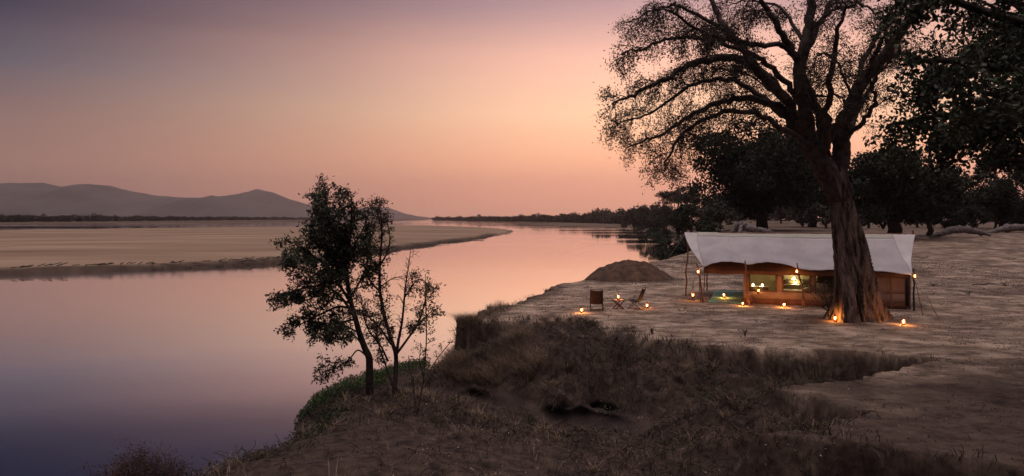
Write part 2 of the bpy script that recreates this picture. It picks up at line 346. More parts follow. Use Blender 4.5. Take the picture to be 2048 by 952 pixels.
def make_ground():
    a_mid = np.radians(np.arange(-37.5, 37.51, .095)); a_out = np.radians(np.r_[np.arange(39, 180, 3.0), np.arange(180, 322, 3.0)])
    ang = np.r_[a_mid, a_out]
    r = np.r_[.6, 2, 4, 6, 8, 9.5, 11 * 1.0036 ** np.arange(0, 475), 61 * 1.013 ** np.arange(0, 395)]
    A, Rr = np.meshgrid(ang, r); x = Rr * np.sin(A); y = Rr * np.cos(A)
    z, s, kind, sI, sR = ground(x, y, True)
    # undercut hollows at the foot of the bank
    yf = np.interp(x, [-2.2, 0, 2, 3.3, 5], [31.2, 29.9, 28.6, 27.7, 26.8]); nx = np.exp(-((x + 1.5) / .9) ** 2) + np.exp(-((x - 2.7) / 1.7) ** 4) * (.75 + .6 * vnoise(x * 1.7, y * 0, 5))
    yd = y + 1.0 * np.clip(nx, 0, 1.1) * smooth(-2.1, -2.65, z) * smooth(yf - 2.0, yf, y) * (np.abs(y - yf) < 5)
    n, m = x.shape; V = np.stack([x, yd, z], -1)
    mb = MB(); i = np.arange(n - 1)[:, None] * m; j = np.arange(m)[None]; j2 = (j + 1) % m
    q = np.stack([i + j, i + m + j, i + m + j2, i + j2], -1).reshape(-1, 4)[:, ::-1]
    c = n * m; jj = np.arange(m)
    mb.add(np.vstack([V.reshape(-1, 3), [[0, 0, z[0].mean()]]]), q, np.stack([np.full(m, c), jj, (jj + 1) % m], 1)[:, ::-1])
    m_, t, out = nt('river_bank_earth'); b = node(t, 'ShaderNodeBsdfPrincipled', Roughness=.95); b.inputs['Specular IOR Level'].default_value = .1
    def attr(nm): a = t.nodes.new('ShaderNodeAttribute'); a.attribute_name = nm; return a.outputs['Fac']
    def mix(f, a, bb):
        k = node(t, 'ShaderNodeMix'); k.data_type = 'RGBA'; t.links.new(f, k.inputs[0])
        for s_, q_ in ((a, 6), (bb, 7)):
            if isinstance(s_, tuple): k.inputs[q_].default_value = (*s_, 1)
            else: t.links.new(s_, k.inputs[q_])
        return k.outputs[2]
    n1 = noise_node(t, .5, 10, .68); n2 = noise_node(t, 2.6, 8, .75); n3 = noise_node(t, 1.1, 10, .72, stretch=(.7, 1, 1)); n4 = noise_node(t, 14, 4, .6)
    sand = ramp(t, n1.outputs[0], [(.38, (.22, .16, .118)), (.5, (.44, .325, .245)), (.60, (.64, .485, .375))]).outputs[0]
    blot = ramp(t, n3.outputs[0], [(.40, (0, 0, 0)), (.54, (1, 1, 1))]).outputs[0]
    sand = mix(blot, mix(n2.outputs[0], (.10, .068, .052), (.22, .15, .115)), sand)
    peb = ramp(t, n4.outputs[0], [(.36, (.55, .55, .55)), (.52, (1, 1, 1))]).outputs[0]
    mu = node(t, 'ShaderNodeMix'); mu.data_type = 'RGBA'; mu.blend_type = 'MULTIPLY'; mu.inputs[0].default_value = .7
    t.links.new(sand, mu.inputs[6]); t.links.new(peb, mu.inputs[7]); sand = mu.outputs[2]
    soil_shade = ramp(t, n2.outputs[0], [(.35, (.014, .010, .010)), (.68, (.085, .058, .046))]).outputs[0]
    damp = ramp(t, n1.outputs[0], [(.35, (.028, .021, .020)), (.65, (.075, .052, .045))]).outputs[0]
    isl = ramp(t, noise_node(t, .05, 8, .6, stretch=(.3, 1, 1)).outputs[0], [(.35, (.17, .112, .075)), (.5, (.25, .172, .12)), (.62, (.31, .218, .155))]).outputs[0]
    col = mix(attr('soil_shade'), sand, soil_shade); col = mix(attr('isle'), col, isl); col = mix(attr('damp'), col, damp)
    t.links.new(col, b.inputs['Base Color'])
    bp = node(t, 'ShaderNodeBump', Strength=.9, Distance=.03); t.links.new(n2.outputs[0], bp.inputs['Height'])
    bp2 = node(t, 'ShaderNodeBump', Strength=.6, Distance=.02); t.links.new(n4.outputs[0], bp2.inputs['Height'])
    t.links.new(bp.outputs[0], bp2.inputs['Normal']); t.links.new(bp2.outputs[0], b.inputs['Normal']); t.links.new(b.outputs[0], out.inputs[0])
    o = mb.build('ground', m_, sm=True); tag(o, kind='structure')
    rr = np.hypot(x, y)
    patch = fbm(x * .5, y * .5, 4, 77)
    soil_shade_v = 1 - s
    soil_shade_v = np.maximum(soil_shade_v, .90 * smooth(34, 19, y + 5.0 * patch) * smooth(1, 4, x))       # foreground dimness painted on as darker earth near the gullies
    soil_shade_v = np.maximum(soil_shade_v, smooth(.5, -.9, z - top_z(x, y)) * (kind < .5) * (rr < 200))  # slope soil, with the slopes' shade painted into its colour
    soil_shade_v = np.maximum(soil_shade_v, .75 * smooth(85, 150, y + 12 * patch) * (kind < .5))  # dusk under the far trees painted as dark ground
    soil_shade_v = np.maximum(soil_shade_v, smooth(-.05, .5, fbm(x * .22, y * .16, 4, 78)) * .8 * smooth(0, 14, x) * (kind < .5))
    soil_shade_v = np.maximum(soil_shade_v, (.45 + .35 * patch) * smooth(9, 22, x) * (kind < .5))
    soil_shade_v = np.maximum(soil_shade_v, .85 * smooth(5.6, 3.4, np.hypot(x - 9.6, (y - 61.5) * 1.1) + 1.1 * fbm(x, y, 3, 79)))
    trk = np.exp(-((y - 33.8 + .32 * (x - 8) + .5 * np.sin(x * .4)) / .45) ** 2) * smooth(5, 9, x); soil_shade_v = soil_shade_v * (1 - .75 * trk)
    soil_shade_v = np.maximum(soil_shade_v, .8 * smooth(3.5, 1, sR - .02 * np.maximum(y, 0)) * (kind < .5) * (y > 30))
    damp = smooth(WL + .22, WL + .02, z) + .85 * kind * smooth(3.2 + .006 * rr, .8, sI) * (y < 330)
    for nm, v in (('soil_shade', soil_shade_v), ('isle', kind), ('damp', np.clip(damp, 0, 1))):
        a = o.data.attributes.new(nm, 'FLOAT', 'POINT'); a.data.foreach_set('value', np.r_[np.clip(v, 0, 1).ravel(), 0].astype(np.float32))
    return o
make_ground()

def make_water():
    m, t, out = nt('calm_river_water')
    lw0 = t.nodes.new('ShaderNodeLayerWeight'); lw0.inputs[0].default_value = .5
    lw = ramp(t, lw0.outputs['Facing'], [(0, (.05,) * 3), (.55, (.12,) * 3), (.68, (.16,) * 3), (.75, (.42,) * 3), (.79, (.74,) * 3), (.84, (.96,) * 3), (.90, (1,) * 3)])
    n1 = noise_node(t, .55, 3, .5, stretch=(.25, 1, 1)); n2 = noise_node(t, .018, 4, .6, stretch=(.12, 1, 1))
    bp = node(t, 'ShaderNodeBump', Strength=.09, Distance=.05); t.links.new(n1.outputs[0], bp.inputs['Height'])
    gl = node(t, 'ShaderNodeBsdfGlossy'); gl.inputs['Color'].default_value = (.97, .96, .98, 1)
    rr = ramp(t, n2.outputs[0], [(.44, (.02,) * 3), (.52, (.05,) * 3), (.60, (.13,) * 3)]); t.links.new(rr.outputs[0], gl.inputs['Roughness'])
    df = node(t, 'ShaderNodeBsdfDiffuse'); df.inputs[0].default_value = (.008, .013, .034, 1)
    t.links.new(bp.outputs[0], gl.inputs['Normal'])
    mx = node(t, 'ShaderNodeMixShader'); t.links.new(lw.outputs[0], mx.inputs[0]); t.links.new(df.outputs[0], mx.inputs[1]); t.links.new(gl.outputs[0], mx.inputs[2])
    t.links.new(mx.outputs[0], out.inputs[0])
    mb = MB(); x0, x1, y0, y1 = -12.0, 40.0, -60.0, 60.0
    for a, b, c, d in ((-9400, 9400, y1, 9400), (-9400, 9400, -1500, y0), (-9400, x0, y0, y1), (x1, 9400, y0, y1)):
        mb.add([(a, c, WL), (b, c, WL), (b, d, WL), (a, d, WL)], [[0, 1, 2, 3]])
    cx, cy = np.meshgrid(np.arange(x0 + .25, x1, .5), np.arange(y0 + .25, y1, .5)); cx = cx.ravel(); cy = cy.ravel(); k = sdist(cx, cy, RIVER) < 1.6; cx = cx[k]; cy = cy[k]
    V = np.stack([np.stack([cx + a, cy + b, cx * 0 + WL], 1) for a, b in ((-.25, -.25), (.25, -.25), (.25, .25), (-.25, .25))], 1)
    mb.add(V.reshape(-1, 3), np.arange(len(cx))[:, None] * 4 + np.array([[0, 1, 2, 3]])); tag(mb.build('river_water', m), kind='structure')
make_water()

# ------------------------------------------------------------------ hills
def hills():
    defs = [('a', 7600, 1500, [(-500, 392), (-200, 374), (0, 367.5), (40, 367), (81, 364), (119, 371), (150, 374), (181, 369), (212, 370), (256, 380), (312, 390), (344, 393), (420, 402), (520, 418), (620, 434), (700, 440)]),
            ('b', 6200, 1300, [(120, 440), (200, 428), (250, 415), (290, 406), (328, 398), (359, 394), (416, 394), (425, 389.5), (437, 392), (487, 386), (512, 378), (526, 380), (544, 383), (578, 398), (619, 409), (660, 424), (720, 436), (760, 440)]),
            ('c', 8500, 700, [(560, 440), (620, 420), (690, 419), (750, 414), (780, 416), (800, 423), (830, 431), (870, 436), (930, 440)])]
    mat = M('hazy_hillside', (.12, .105, .10), (.07, .062, .062), .95, .002)
    mb = MB()
    for nm, D, hw, prof in defs:
        px = np.array([p[0] for p in prof], float); py = np.array([p[1] for p in prof], float)
        xs = np.linspace(px[0], px[-1], 260); yy = np.interp(xs, px, py); k = np.hanning(5); k /= k.sum()
        yy = np.convolve(np.pad(yy, 2, mode='edge'), k, 'valid') + fbm(xs / 14, xs * 0 + D, 3, 6) * 1.6 * (yy < 430)
        t = np.linspace(-1, 1, 41); X = ((xs - 1024) / F)[None] * D * np.ones((41, 1)); Y = D + t[:, None] * hw * np.ones((1, 260))
        H = (HOR - yy) / F * D + CAMH
        spur = fbm(X / 420, Y / 900, 4, 7)
        z = np.maximum(H, -6)[None] * (1 - np.abs(t[:, None] + .12 * spur * (np.abs(t[:, None]) > .06)) ** 1.3) 
        z = z + spur * H[None] * .22 * np.clip(np.abs(t[:, None]) * 2, 0, 1) * (1 - np.abs(t[:, None]))
        z = z + fbm(X / 60, Y / 60, 3, 5) * 4 * (H[None] > 15)
        mb.grid(np.stack([X, Y, z - 4], -1))
    tag(mb.build('hills', mat, sm=True), kind='structure')
hills()

# ------------------------------------------------------------------ vegetation tools
def wig(a, b, n, amp, g, sag=0.0):
    t = np.linspace(0, 1, n)[:, None]; a = np.array(a, float); b = np.array(b, float)
    p = a + (b - a) * t; off = np.cumsum(g.normal(size=(n, 3)), 0); off -= off[0] + (off[-1] - off[0]) * t
    p = p + off * amp * np.linalg.norm(b - a) / n; p[:, 2] += sag * (1 - (2 * t[:, 0] - 1) ** 2); return p
def catmull(P, sub=4):
    P = np.array(P, float); Q = np.vstack([2 * P[0] - P[1], P, 2 * P[-1] - P[-2]]); o = []
    for k in range(len(P) - 1):
        p0, p1, p2, p3 = Q[k:k + 4]
        for t in np.arange(sub) / sub:
            o.append(.5 * (2 * p1 + (p2 - p0) * t + (2 * p0 - 5 * p1 + 4 * p2 - p3) * t * t + (3 * p1 - p0 - 3 * p2 + p3) * t ** 3))
    o.append(P[-1]); return np.array(o)

def sprout(wood, leafpts, limb, rad, g, step, length, levels, spread=.9, droop=.15, start=.2, sides=4, leaf_n=7, outward=None, leaf_r=.12, lscale=.52):
    """side branches along a limb; the last level carries leaf points"""
    seg = np.linalg.norm(np.diff(limb, axis=0), axis=1); cum = np.r_[0, np.cumsum(seg)]; tot = cum[-1]
    s = tot * start
    while s < tot:
        k = min(np.searchsorted(cum, s) - 1, len(limb) - 2); k = max(k, 0); f = (s - cum[k]) / (seg[k] + 1e-9)
        p = limb[k] + (limb[k + 1] - limb[k]) * f; tan = (limb[k + 1] - limb[k]) / (seg[k] + 1e-9)
        r0 = np.interp(s, cum, rad)
        d = g.normal(size=3); d -= tan * (d @ tan); d /= np.linalg.norm(d) + 1e-9
        d = d * spread + tan * g.uniform(.5, 1.1)
        if outward is not None: d += outward
        d[2] += .12; d /= np.linalg.norm(d)
        L = length * g.uniform(.55, 1.25) * (1 - .35 * s / tot); n = 5 if levels > 1 else 4
        t = np.linspace(0, 1, n)[:, None]; q = p + d * L * t; q[:, 2] -= droop * L * t[:, 0] ** 2
        q[1:] += g.normal(size=(n - 1, 3)) * L * .06
        rr = np.linspace(min(r0 * .6, .012 + .016 * L), .008 if levels > 1 else .005, n)
        wood.tube(q, rr, sides if levels > 1 else 3, cap=False)
        if levels > 1: sprout(wood, leafpts, q, rr, g, step * lscale, length * lscale, levels - 1, spread, droop * 1.5, .15, sides, leaf_n, None, leaf_r, lscale)
        else:
            u = g.uniform(.1, 1.05, leaf_n)[:, None]
            leafpts.append(q[0] + (q[-1] - q[0]) * u + g.normal(size=(leaf_n, 3)) * leaf_r)
        s += step * g.uniform(.6, 1.4)

def bg_tree(name, base, h, w, zlo, seed, n=9000, leaf=.5, mat=leaf_dark, bk=bark_dark, tr=.5, flat=.75, blobs=34, depth=None, lab='', cat='tree', group=None, lean=0.0, gap=0.0, umb=False):
    g = rng(seed); base = np.array(base, float); root = empty(name, base); depth = depth or w
    c0 = np.array([lean, 0, (h + zlo) / 2]); ex = np.array([w / 2, depth / 2, (h - zlo) / 2])
    B = []
    for k in range(blobs):
        d = g.normal(size=3); d /= np.linalg.norm(d)
        if umb: d[2] = abs(d[2]) * .9 + .1
        rad = g.uniform(.35, .98) if k % 3 else g.uniform(.8, 1.08); p = c0 + d * ex * rad; br = g.uniform(.14, .34) * (1.25 - .45 * rad) * min(w, (h - zlo) * 1.6) * .62
        B.append((p, br))
    wood = MB(); top = np.array([lean * .4, 0, max(zlo, h * .28)])
    tp = wig((0, 0, -.3), top, 6, .25, g); wood.tube(tp, np.linspace(tr * 1.3, tr * .8, 6), 9)
    limbs = MB()
    for k in range(min(12, blobs)):
        p, br = B[k]; q = wig(tp[-1 - (k % 2)], p, 7, .5, g); limbs.tube(q, np.linspace(tr * .45, tr * .08, 7), 5, cap=False)
    wood.build('trunk', bk, root, sm=True)
    if limbs.n: limbs.build('limbs', bk, root, sm=True)
    lv = MB(); tot = sum(b[1] ** 2 for b in B); pts = []
    for p, br in B:
        k = int(n * br ** 2 / tot); d = g.normal(size=(k, 3)); d /= np.linalg.norm(d, axis=1)[:, None]
        rr = br * g.uniform(.35, 1.0, k)[:, None] ** .6 * (1 + .18 * g.normal(size=(k, 1)))
        pts.append(p + d * rr * np.array([1, 1, flat]))
    pts = np.vstack(pts); pts = pts[pts[:, 2] > .15]
    lv.leaves(pts, leaf, .75, g); lv.build('crown', mat, root)
    tag(root, lab, cat, group); return root

def on(px, Y):
    x = (px - 1024) / F * Y; return (x, Y, gz(x, Y))

def plant(name, base, h, w, seed, mat, n_stem=9, leaf=.08, n_leaf=220, stem_mat=None, lab='', cat='shrub', group=None, lean=(0, 0), width=.5):
    g = rng(seed); root = empty(name, base); st = MB(); P = []
    for k in range(n_stem):
        a = g.uniform(0, 2 * pi); l = g.uniform(.5, 1); e = np.array([cos(a) * w / 2 * l + lean[0], sin(a) * w / 2 * l + lean[1], h * g.uniform(.6, 1)])
        q = wig(g.normal(size=3) * (.05 * w, .05 * w, 0), e, 6, .35, g, sag=.08 * h); q[0, 2] = -.05
        st.tube(q, np.linspace(.012 + .012 * h, .004, 6), 4, cap=False)
        m = max(1, n_leaf // n_stem); u = g.uniform(.25, 1.05, m)[:, None]; i = np.clip((u[:, 0] * 5).astype(int), 0, 4)
        P.append(q[i] + (q[i + 1] - q[i]) * (u * 5 - i[:, None]) + g.normal(size=(m, 3)) * .07 * h)
    st.build('stem', stem_mat or bark_grey, root)
    if n_leaf: MB().leaves(np.vstack(P), leaf, width, g, up=np.array([0, 0, .4])).build('foliage', mat, root)
    tag(root, lab, cat, group); return root

def tuft(name, base, h, w, n, seed, mat, lab='', cat='grass tuft', group=None, blade=.018):
    g = rng(seed); c = g.normal(size=(n, 3)) * (w / 3.2, w / 3.2, 0); mb = MB()
    mb.blades(c + np.array([0, 0, -.03]), h * g.uniform(.15, 1.0, n) * (.5 + .5 * np.exp(-(c[:, 0] / (w * .3)) ** 2)), blade, .9, g)
    q = c[:n // 2] * .8; q[:, 2] = h * g.uniform(.05, .6, len(q)); mb.leaves(q, .06, .5, g)
    o = mb.build(name, mat); o.location = base; tag(o, lab, cat, group); return o

# ------------------------------------------------------------------ big acacia
def big_tree():
    g = rng(5); base = onground(1716, 640); Y0 = base[1]; root = empty('acacia_tree', base); ob = np.array(base)
    S = F / Y0
    # trunk: fluted, twisted, splitting into two roots
    cz = [(1717, 650, 47), (1716, 638, 42), (1713, 600, 37), (1708, 560, 33), (1702, 520, 30), (1696, 480, 27), (1689, 440, 23), (1682, 400, 20), (1674, 370, 22), (1666, 350, 24), (1660, 335, 20), (1656, 322, 10), (1655, 312, 3)]
    zs = np.array([CAMH - (p[1] - HOR) / F * Y0 for p in cz]); xs = np.array([(p[0] - 1024) / F * Y0 for p in cz]); rs = np.array([p[2] / S for p in cz])
    nr, ns = 190, 144; z = np.linspace(zs[0], zs[-1], nr); cx = np.interp(z, zs, xs); rd = np.interp(z, zs, rs)
    th = np.linspace(0, 2 * pi, ns, endpoint=False); TH, Z = np.meshgrid(th, z); tw = TH + .16 * Z
    rdg = 1 - np.abs(fbm(np.cos(tw) * 5 + np.sin(tw) * 2 + 9, np.sin(tw) * 5 + Z * .42, 4, 8)) * 2
    ridge2 = 1 - np.abs(fbm(np.cos(tw) * 13 + 3, np.sin(tw) * 13 + Z * 1.1, 3, 18)) * 2
    lob = .10 * np.sin(3 * tw + 1.2) + .07 * np.sin(5 * tw + .5) + .05 * np.sin(8 * tw)
    low = smooth(2.6, 0, Z - ob[2]); split = -.42 * np.exp(-((np.angle(np.exp(1j * (TH - R(285))))) / .16) ** 2) * low
    rr = .93 * rd[:, None] * (1 + lob * (.6 + .9 * low) + .20 * np.sign(rdg) * np.abs(rdg) ** 1.3 + .10 * ridge2 + split + .16 * low * np.cos(2 * TH) + .12 * smooth(.9, -.1, Z - ob[2]) * (1 + np.sin(5 * TH + 1)))
    V = np.stack([cx[:, None] + rr * np.cos(TH), Y0 + rr * np.sin(TH) * .85, Z], -1) - ob
    V = np.concatenate([V, V[:, :1]], 1); mb = MB(); mb.grid(V); mb.build('trunk', bark, root, sm=True)
    # limbs, traced in the photo, each with its own depth away from the trunk
    def Z2(pts, dys, r0, r1):
        m = len(pts); dy = np.interp(np.linspace(0, 1, m), np.linspace(0, 1, len(dys)), dys)
        P = [at(1180 + a / 2.025, b / 2.025, Y0 + d) for (a, b), d in zip(pts, dy)]; P = catmull(P, 4)
        return P - ob, np.linspace(1, 0, len(P)) ** .8 * (r0 * 1.3 - r1) / S / 4.05 + r1 / S / 4.05
    L = [Z2([(985, 790), (950, 700), (900, 610), (850, 560), (800, 530), (700, 470), (600, 450), (520, 460), (430, 500), (350, 570), (310, 640), (295, 700)], [0, -1, -2.5], 24, 5),
         Z2([(980, 780), (935, 690), (870, 590), (810, 500), (760, 430), (650, 405), (560, 405), (480, 430), (400, 470), (320, 530), (230, 570), (150, 600)], [0, 1, 3], 32, 5),
         Z2([(990, 790), (945, 700), (895, 620), (850, 520), (790, 400), (700, 310), (640, 250), (560, 235), (480, 240), (400, 260), (320, 310), (240, 350), (160, 390), (80, 420)], [0, .5, -1, -3], 42, 5),
         Z2([(800, 415), (770, 370), (700, 300), (620, 200), (560, 120), (520, 60), (490, 0), (440, -80), (400, -150)], [.2, 1, 3], 30, 9),
         Z2([(850, 250), (780, 185), (700, 185), (600, 170), (520, 155), (400, 150), (300, 165), (200, 200), (120, 230)], [0, -2, -4], 18, 4),
         Z2([(1000, 800), (955, 700), (910, 600), (870, 460), (850, 320), (865, 200), (890, 100), (895, 0), (900, -100), (880, -220)], [0, -.5, .5], 58, 16),
         Z2([(850, 260), (830, 225), (790, 170), (760, 100), (720, 40), (690, -10), (640, -90), (600, -150)], [-.3, -1.5, -3], 26, 8),
         Z2([(868, 240), (885, 190), (930, 100), (980, 0), (1010, -90), (1060, -180)], [0, 1.5, 3], 22, 8),
         Z2([(1000, 790), (968, 700), (945, 600), (935, 500), (900, 400), (872, 320), (850, 270)], [.6, 1.2, .9], 42, 20),
         Z2([(1010, 820), (1000, 720), (1014, 620), (1015, 560), (1030, 490), (1060, 420), (1110, 320), (1180, 250), (1240, 160), (1290, 80), (1350, 0), (1420, -80), (1480, -150)], [0, .5, -1.5], 62, 14),
         Z2([(1090, 340), (1095, 280), (1130, 200), (1180, 110), (1225, 40), (1250, -10), (1290, -100)], [0, 1.5, 3], 18, 7),
         Z2([(1120, 310), (1150, 250), (1180, 180), (1215, 100), (1240, 20), (1230, -60)], [-.3, -2, -3.5], 17, 7),
         Z2([(1030, 560), (1080, 515), (1130, 460), (1157, 405), (1145, 350), (1175, 290), (1215, 250)], [0, -1.5, -2], 18, 4),
         Z2([(935, 620), (975, 545), (1020, 490), (1055, 420)], [-.4, -.6, -.4], 30, 22),
         Z2([(1060, 395), (1030, 310), (1000, 250), (950, 215), (905, 265), (890, 330)], [-.3, -1.5, -2], 9, 4),
         Z2([(1200, 235), (1280, 220), (1350, 240), (1420, 255), (1490, 230)], [0, 2, 3.5], 13, 4),
         Z2([(870, 350), (930, 390), (990, 385), (1030, 410), (1010, 450)], [-.5, -1.5], 9, 3),
         Z2([(780, 470), (700, 400), (600, 330), (500, 320), (400, 350), (300, 420), (200, 480), (110, 500)], [1, 3, 5], 20, 4),
         Z2([(850, 420), (800, 340), (740, 280), (680, 230), (560, 180), (440, 120), (340, 60), (260, 30)], [0, -2, -5], 20, 5),
         Z2([(640, 230), (540, 130), (440, 60), (340, 20), (240, 50), (150, 90)], [1, 3, 4], 16, 4),
         Z2([(860, 160), (840, 130), (800, 60), (740, 20), (640, 0), (560, 20)], [0, 2, 4], 14, 4),
         Z2([(900, 120), (960, 60), (1060, 20), (1140, 40), (1200, 100)], [0, -2, -3], 12, 4),
         Z2([(920, 640), (900, 560), (850, 470), (800, 430)], [1.5, 4, 6], 30, 10),
         Z2([(800, 430), (720, 360), (620, 300), (520, 280)], [6, 8, 9], 10, 4),
         Z2([(1000, 640), (1040, 560), (1100, 420), (1160, 300), (1220, 180)], [1, 4, 7], 26, 8),
         Z2([(960, 600), (960, 450), (980, 300), (1000, 150), (1040, 20)], [-.5, -3, -6], 24, 8)]
    wood = MB(); leafp = []
    for k, (P, r) in enumerate(L):
        P = P.copy(); P[3:] += g.normal(size=(len(P) - 3, 3)) * .05; wood.tube(P, r, 9, cap=True)
        tot = np.linalg.norm(np.diff(P, axis=0), axis=1).sum()
        left = P[-1][0] < -4
        st = .42 if r[0] > .16 else (.2 if r[0] > .1 else .1)
        if k == 13: continue
        out = np.array([-.12, 0, -.08]) if left else np.array([0, 0, .1])
        sprout(wood, leafp, P, r, g, .42, 1.5 if left else 1.6, 3, .9, .28 if left else .12, st, 4, 8 if left else 4, out, .15, .55)
        tip = P[-1]; sprout(wood, leafp, np.array([P[-3], P[-2], tip]), np.array([.02, .015, .01]), g, .3, 1.1, 2, 1.0, .2, 0, 3, 8, None, .12)
    wood.build('limbs', bark_limb_shaded, root, sm=True)
    pts = np.vstack(leafp); print('acacia leaves', len(pts), 'wood', wood.n)
    MB().leaves(pts, .13, .38, g, droop=.4).build('crown', leaf_acacia, root)
    tag(root, 'huge acacia with a gnarled fluted trunk spreading over the tent', 'tree')
big_tree()

# ------------------------------------------------------------------ broad-leaved tree reaching in from the right
def right_tree():
    g = rng(31); base = (21.5, 23.5, gz(21.5, 23.5)); ob = np.array(base); root = empty('broadleaf_tree', base)
    wood = MB(); lp = []
    tp = wig((0, 0, -.3), (-.6, -.3, 5.5), 8, .3, g); wood.tube(tp, np.linspace(.75, .5, 8), 14); wood.build('trunk', bark_dark, root, sm=True)
    wood = MB()
    def lim(pts, r0, r1, step=.42, ln=1.25):
        P = catmull([np.array(p) - ob if len(p) == 3 else None for p in pts], 4); r = np.linspace(r0, r1, len(P)); wood.tube(P, r, 8)
        sprout(wood, lp, P, r, g, step, ln, 3, .95, .16, .12, 4, 9, None, .13, .5)
    def a(px, py, Y): return tuple(at(px, py, Y))
    t0 = tuple(ob + tp[-1]); t1 = tuple(ob + tp[-2])
    lim([t0, a(2230, 250, 22.5), a(2090, 245, 21.5), a(1980, 238, 21), a(1900, 232, 20.5), a(1830, 240, 20.2), a(1775, 250, 20)], .22, .03)
    lim([t0, a(2200, 180, 22), a(2060, 150, 21), a(1960, 130, 20), a(1870, 120, 19.5), a(1800, 130, 19)], .22, .03)
    lim([t0, a(2220, 130, 22.5), a(2080, 60, 22), a(1960, 20, 21.5), a(1860, -10, 21), a(1790, 10, 20.5)], .24, .04)
    lim([t1, a(2260, 310, 23), a(2120, 300, 22.5), a(2040, 300, 22), a(1960, 262, 21.5), a(1880, 268, 21)], .2, .03)
    lim([t1, a(2280, 330, 22), a(2150, 330, 20.5), a(2070, 320, 19.8), a(2010, 320, 19.5)], .16, .03)
    lim([t0, a(2180, 100, 24), a(2060, 50, 25), a(1950, 90, 26), a(1880, 170, 27), a(1830, 190, 27.5)], .2, .04)
    lim([t0, a(2200, 160, 20), a(2080, 190, 18.5), a(1990, 190, 17.5), a(1900, 160, 17)], .18, .03)
    lim([t0, a(2150, 20, 21), a(2040, -60, 20), a(1930, -100, 19), a(1850, -120, 18)], .2, .04)
    lim([t0, tuple(ob + (-3, 0, 9)), tuple(ob + (-5, 1, 12)), tuple(ob + (-7, 1, 14))], .3, .05)
    for k in range(13):
        an = g.uniform(0, 2 * pi); e = ob + np.array([cos(an) * g.uniform(5, 8), sin(an) * g.uniform(4, 7), g.uniform(10.5, 14)])
        lim([t0, tuple((np.array(t0) + e) / 2 + (0, 0, 1.2)), tuple(e)], .2, .04, .8, 1.7)
    wood.build('limbs', bark_dark, root, sm=True); pts = np.vstack(lp); print('broad leaves', len(pts))
    MB().leaves(pts, .16, .6, g, droop=.25).build('crown', leaf_broad, root)
    tag(root, 'dark broad-leaved tree reaching in from the right edge of the picture', 'tree')
right_tree()

# ------------------------------------------------------------------ riverside small trees (foreground left)
def traced_tree(name, px0, py0, sc, ox, oy, limbs, Y, z, seed, leaf, lw, mat, bk, step, ln, leaf_n, lab, cat='tree', leaf_r=.06, levels=2, bare=(), base=None, lsc=.5):
    g = rng(seed); base = base or ((px0 - 1024) / F * Y, Y, gz((px0 - 1024) / F * Y, Y)); ob = np.array(base); root = empty(name, base)
    wood = MB(); tr = MB(); lp = []; S = F / Y * sc
    for k, (pts, dys, r0, r1, st) in enumerate(limbs):
        dy = np.interp(np.linspace(0, 1, len(pts)), np.linspace(0, 1, len(dys)), dys)
        P = catmull([at(ox + a / sc, oy + b / sc, Y + d) for (a, b), d in zip(pts, dy)], 4) - ob; r = np.linspace(r0 / S / 2, r1 / S / 2, len(P))
        if k == 0: P[0, 2] = min(P[0, 2], -.1)
        (tr if k == 0 else wood).tube(P, r, 8 if r0 > 8 else 5)
        if k in bare: sprout(wood, [], P, r, g, step * 1.1, ln * .8, 2, .9, .05, .2, 3, 1, None, .01)
        else: sprout(wood, lp, P, r, g, step, ln, levels, .95, .08, st, 4, leaf_n, None, leaf_r, lsc)
    tr.build('trunk', bk, root, sm=True); wood.build('branches', bk, root, sm=True)
    pts = np.vstack(lp); MB().leaves(pts, leaf, lw, g).build('foliage', mat, root); print(name, len(pts))
    tag(root, lab, cat); return root
traced_tree('riverside_tree', 740, 782, 1.832, 520, 340, [
    ([(403, 815), (401, 760), (400, 690), (385, 655), (365, 600), (350, 545), (335, 490), (322, 420), (312, 340), (290, 260), (262, 190), (245, 130), (236, 60)], [0, .3, 0], 30, 5, .5),
    ([(365, 600), (340, 530), (300, 470), (250, 430), (200, 425), (150, 435), (100, 450), (55, 455)], [0, -.5], 13, 3, .3),
    ([(335, 490), (290, 420), (240, 350), (190, 310), (140, 280), (110, 260)], [0, .8], 12, 3, .25),
    ([(340, 510), (290, 500), (240, 520), (190, 545), (140, 570), (115, 590)], [0, .4], 10, 3, .3),
    ([(312, 340), (330, 260), (335, 180), (335, 100)], [0, -.6], 10, 3, .1),
    ([(312, 340), (350, 270), (385, 200), (400, 150)], [0, .5], 9, 3, .1),
    ([(322, 420), (270, 330), (230, 260), (205, 170), (200, 100)], [0, .9], 11, 3, .1),
    ([(300, 300), (250, 230), (215, 150), (208, 110)], [0, -.9], 9, 3, .1),
    ([(322, 420), (280, 300), (200, 240), (180, 200)], [.2, 1.2], 9, 3, .1),
    ([(330, 470), (260, 400), (170, 370), (110, 350), (95, 330)], [0, -1.1], 9, 3, .2),
    ([(330, 470), (370, 400), (395, 330), (390, 250)], [.1, -.8], 9, 3, .2),
    ([(350, 545), (300, 560), (250, 600), (225, 620)], [0, -.6], 8, 3, .3),
    ([(312, 340), (290, 250), (270, 190), (290, 140), (300, 90)], [0, .2], 9, 3, .1),
    ([(335, 490), (230, 460), (160, 480), (120, 480)], [.2, 1.0], 8, 3, .3),
    ([(365, 600), (320, 575), (270, 560), (230, 585), (200, 560)], [0, .5], 8, 3, .2),
    ([(375, 640), (340, 600), (310, 590), (280, 600)], [0, -.9], 7, 3, .3),
    ([(398, 690), (360, 660), (330, 690), (290, 720), (250, 735), (215, 725)], [0, -.5], 7, 2, .4)],
    27.5, -1.3, 12, .135, .42, leaf_bush, bark_dark, .125, .66, 9, 'riverside tree with the dense dark crown, left of the sparser one', bare=(), leaf_r=.06, lsc=.55)
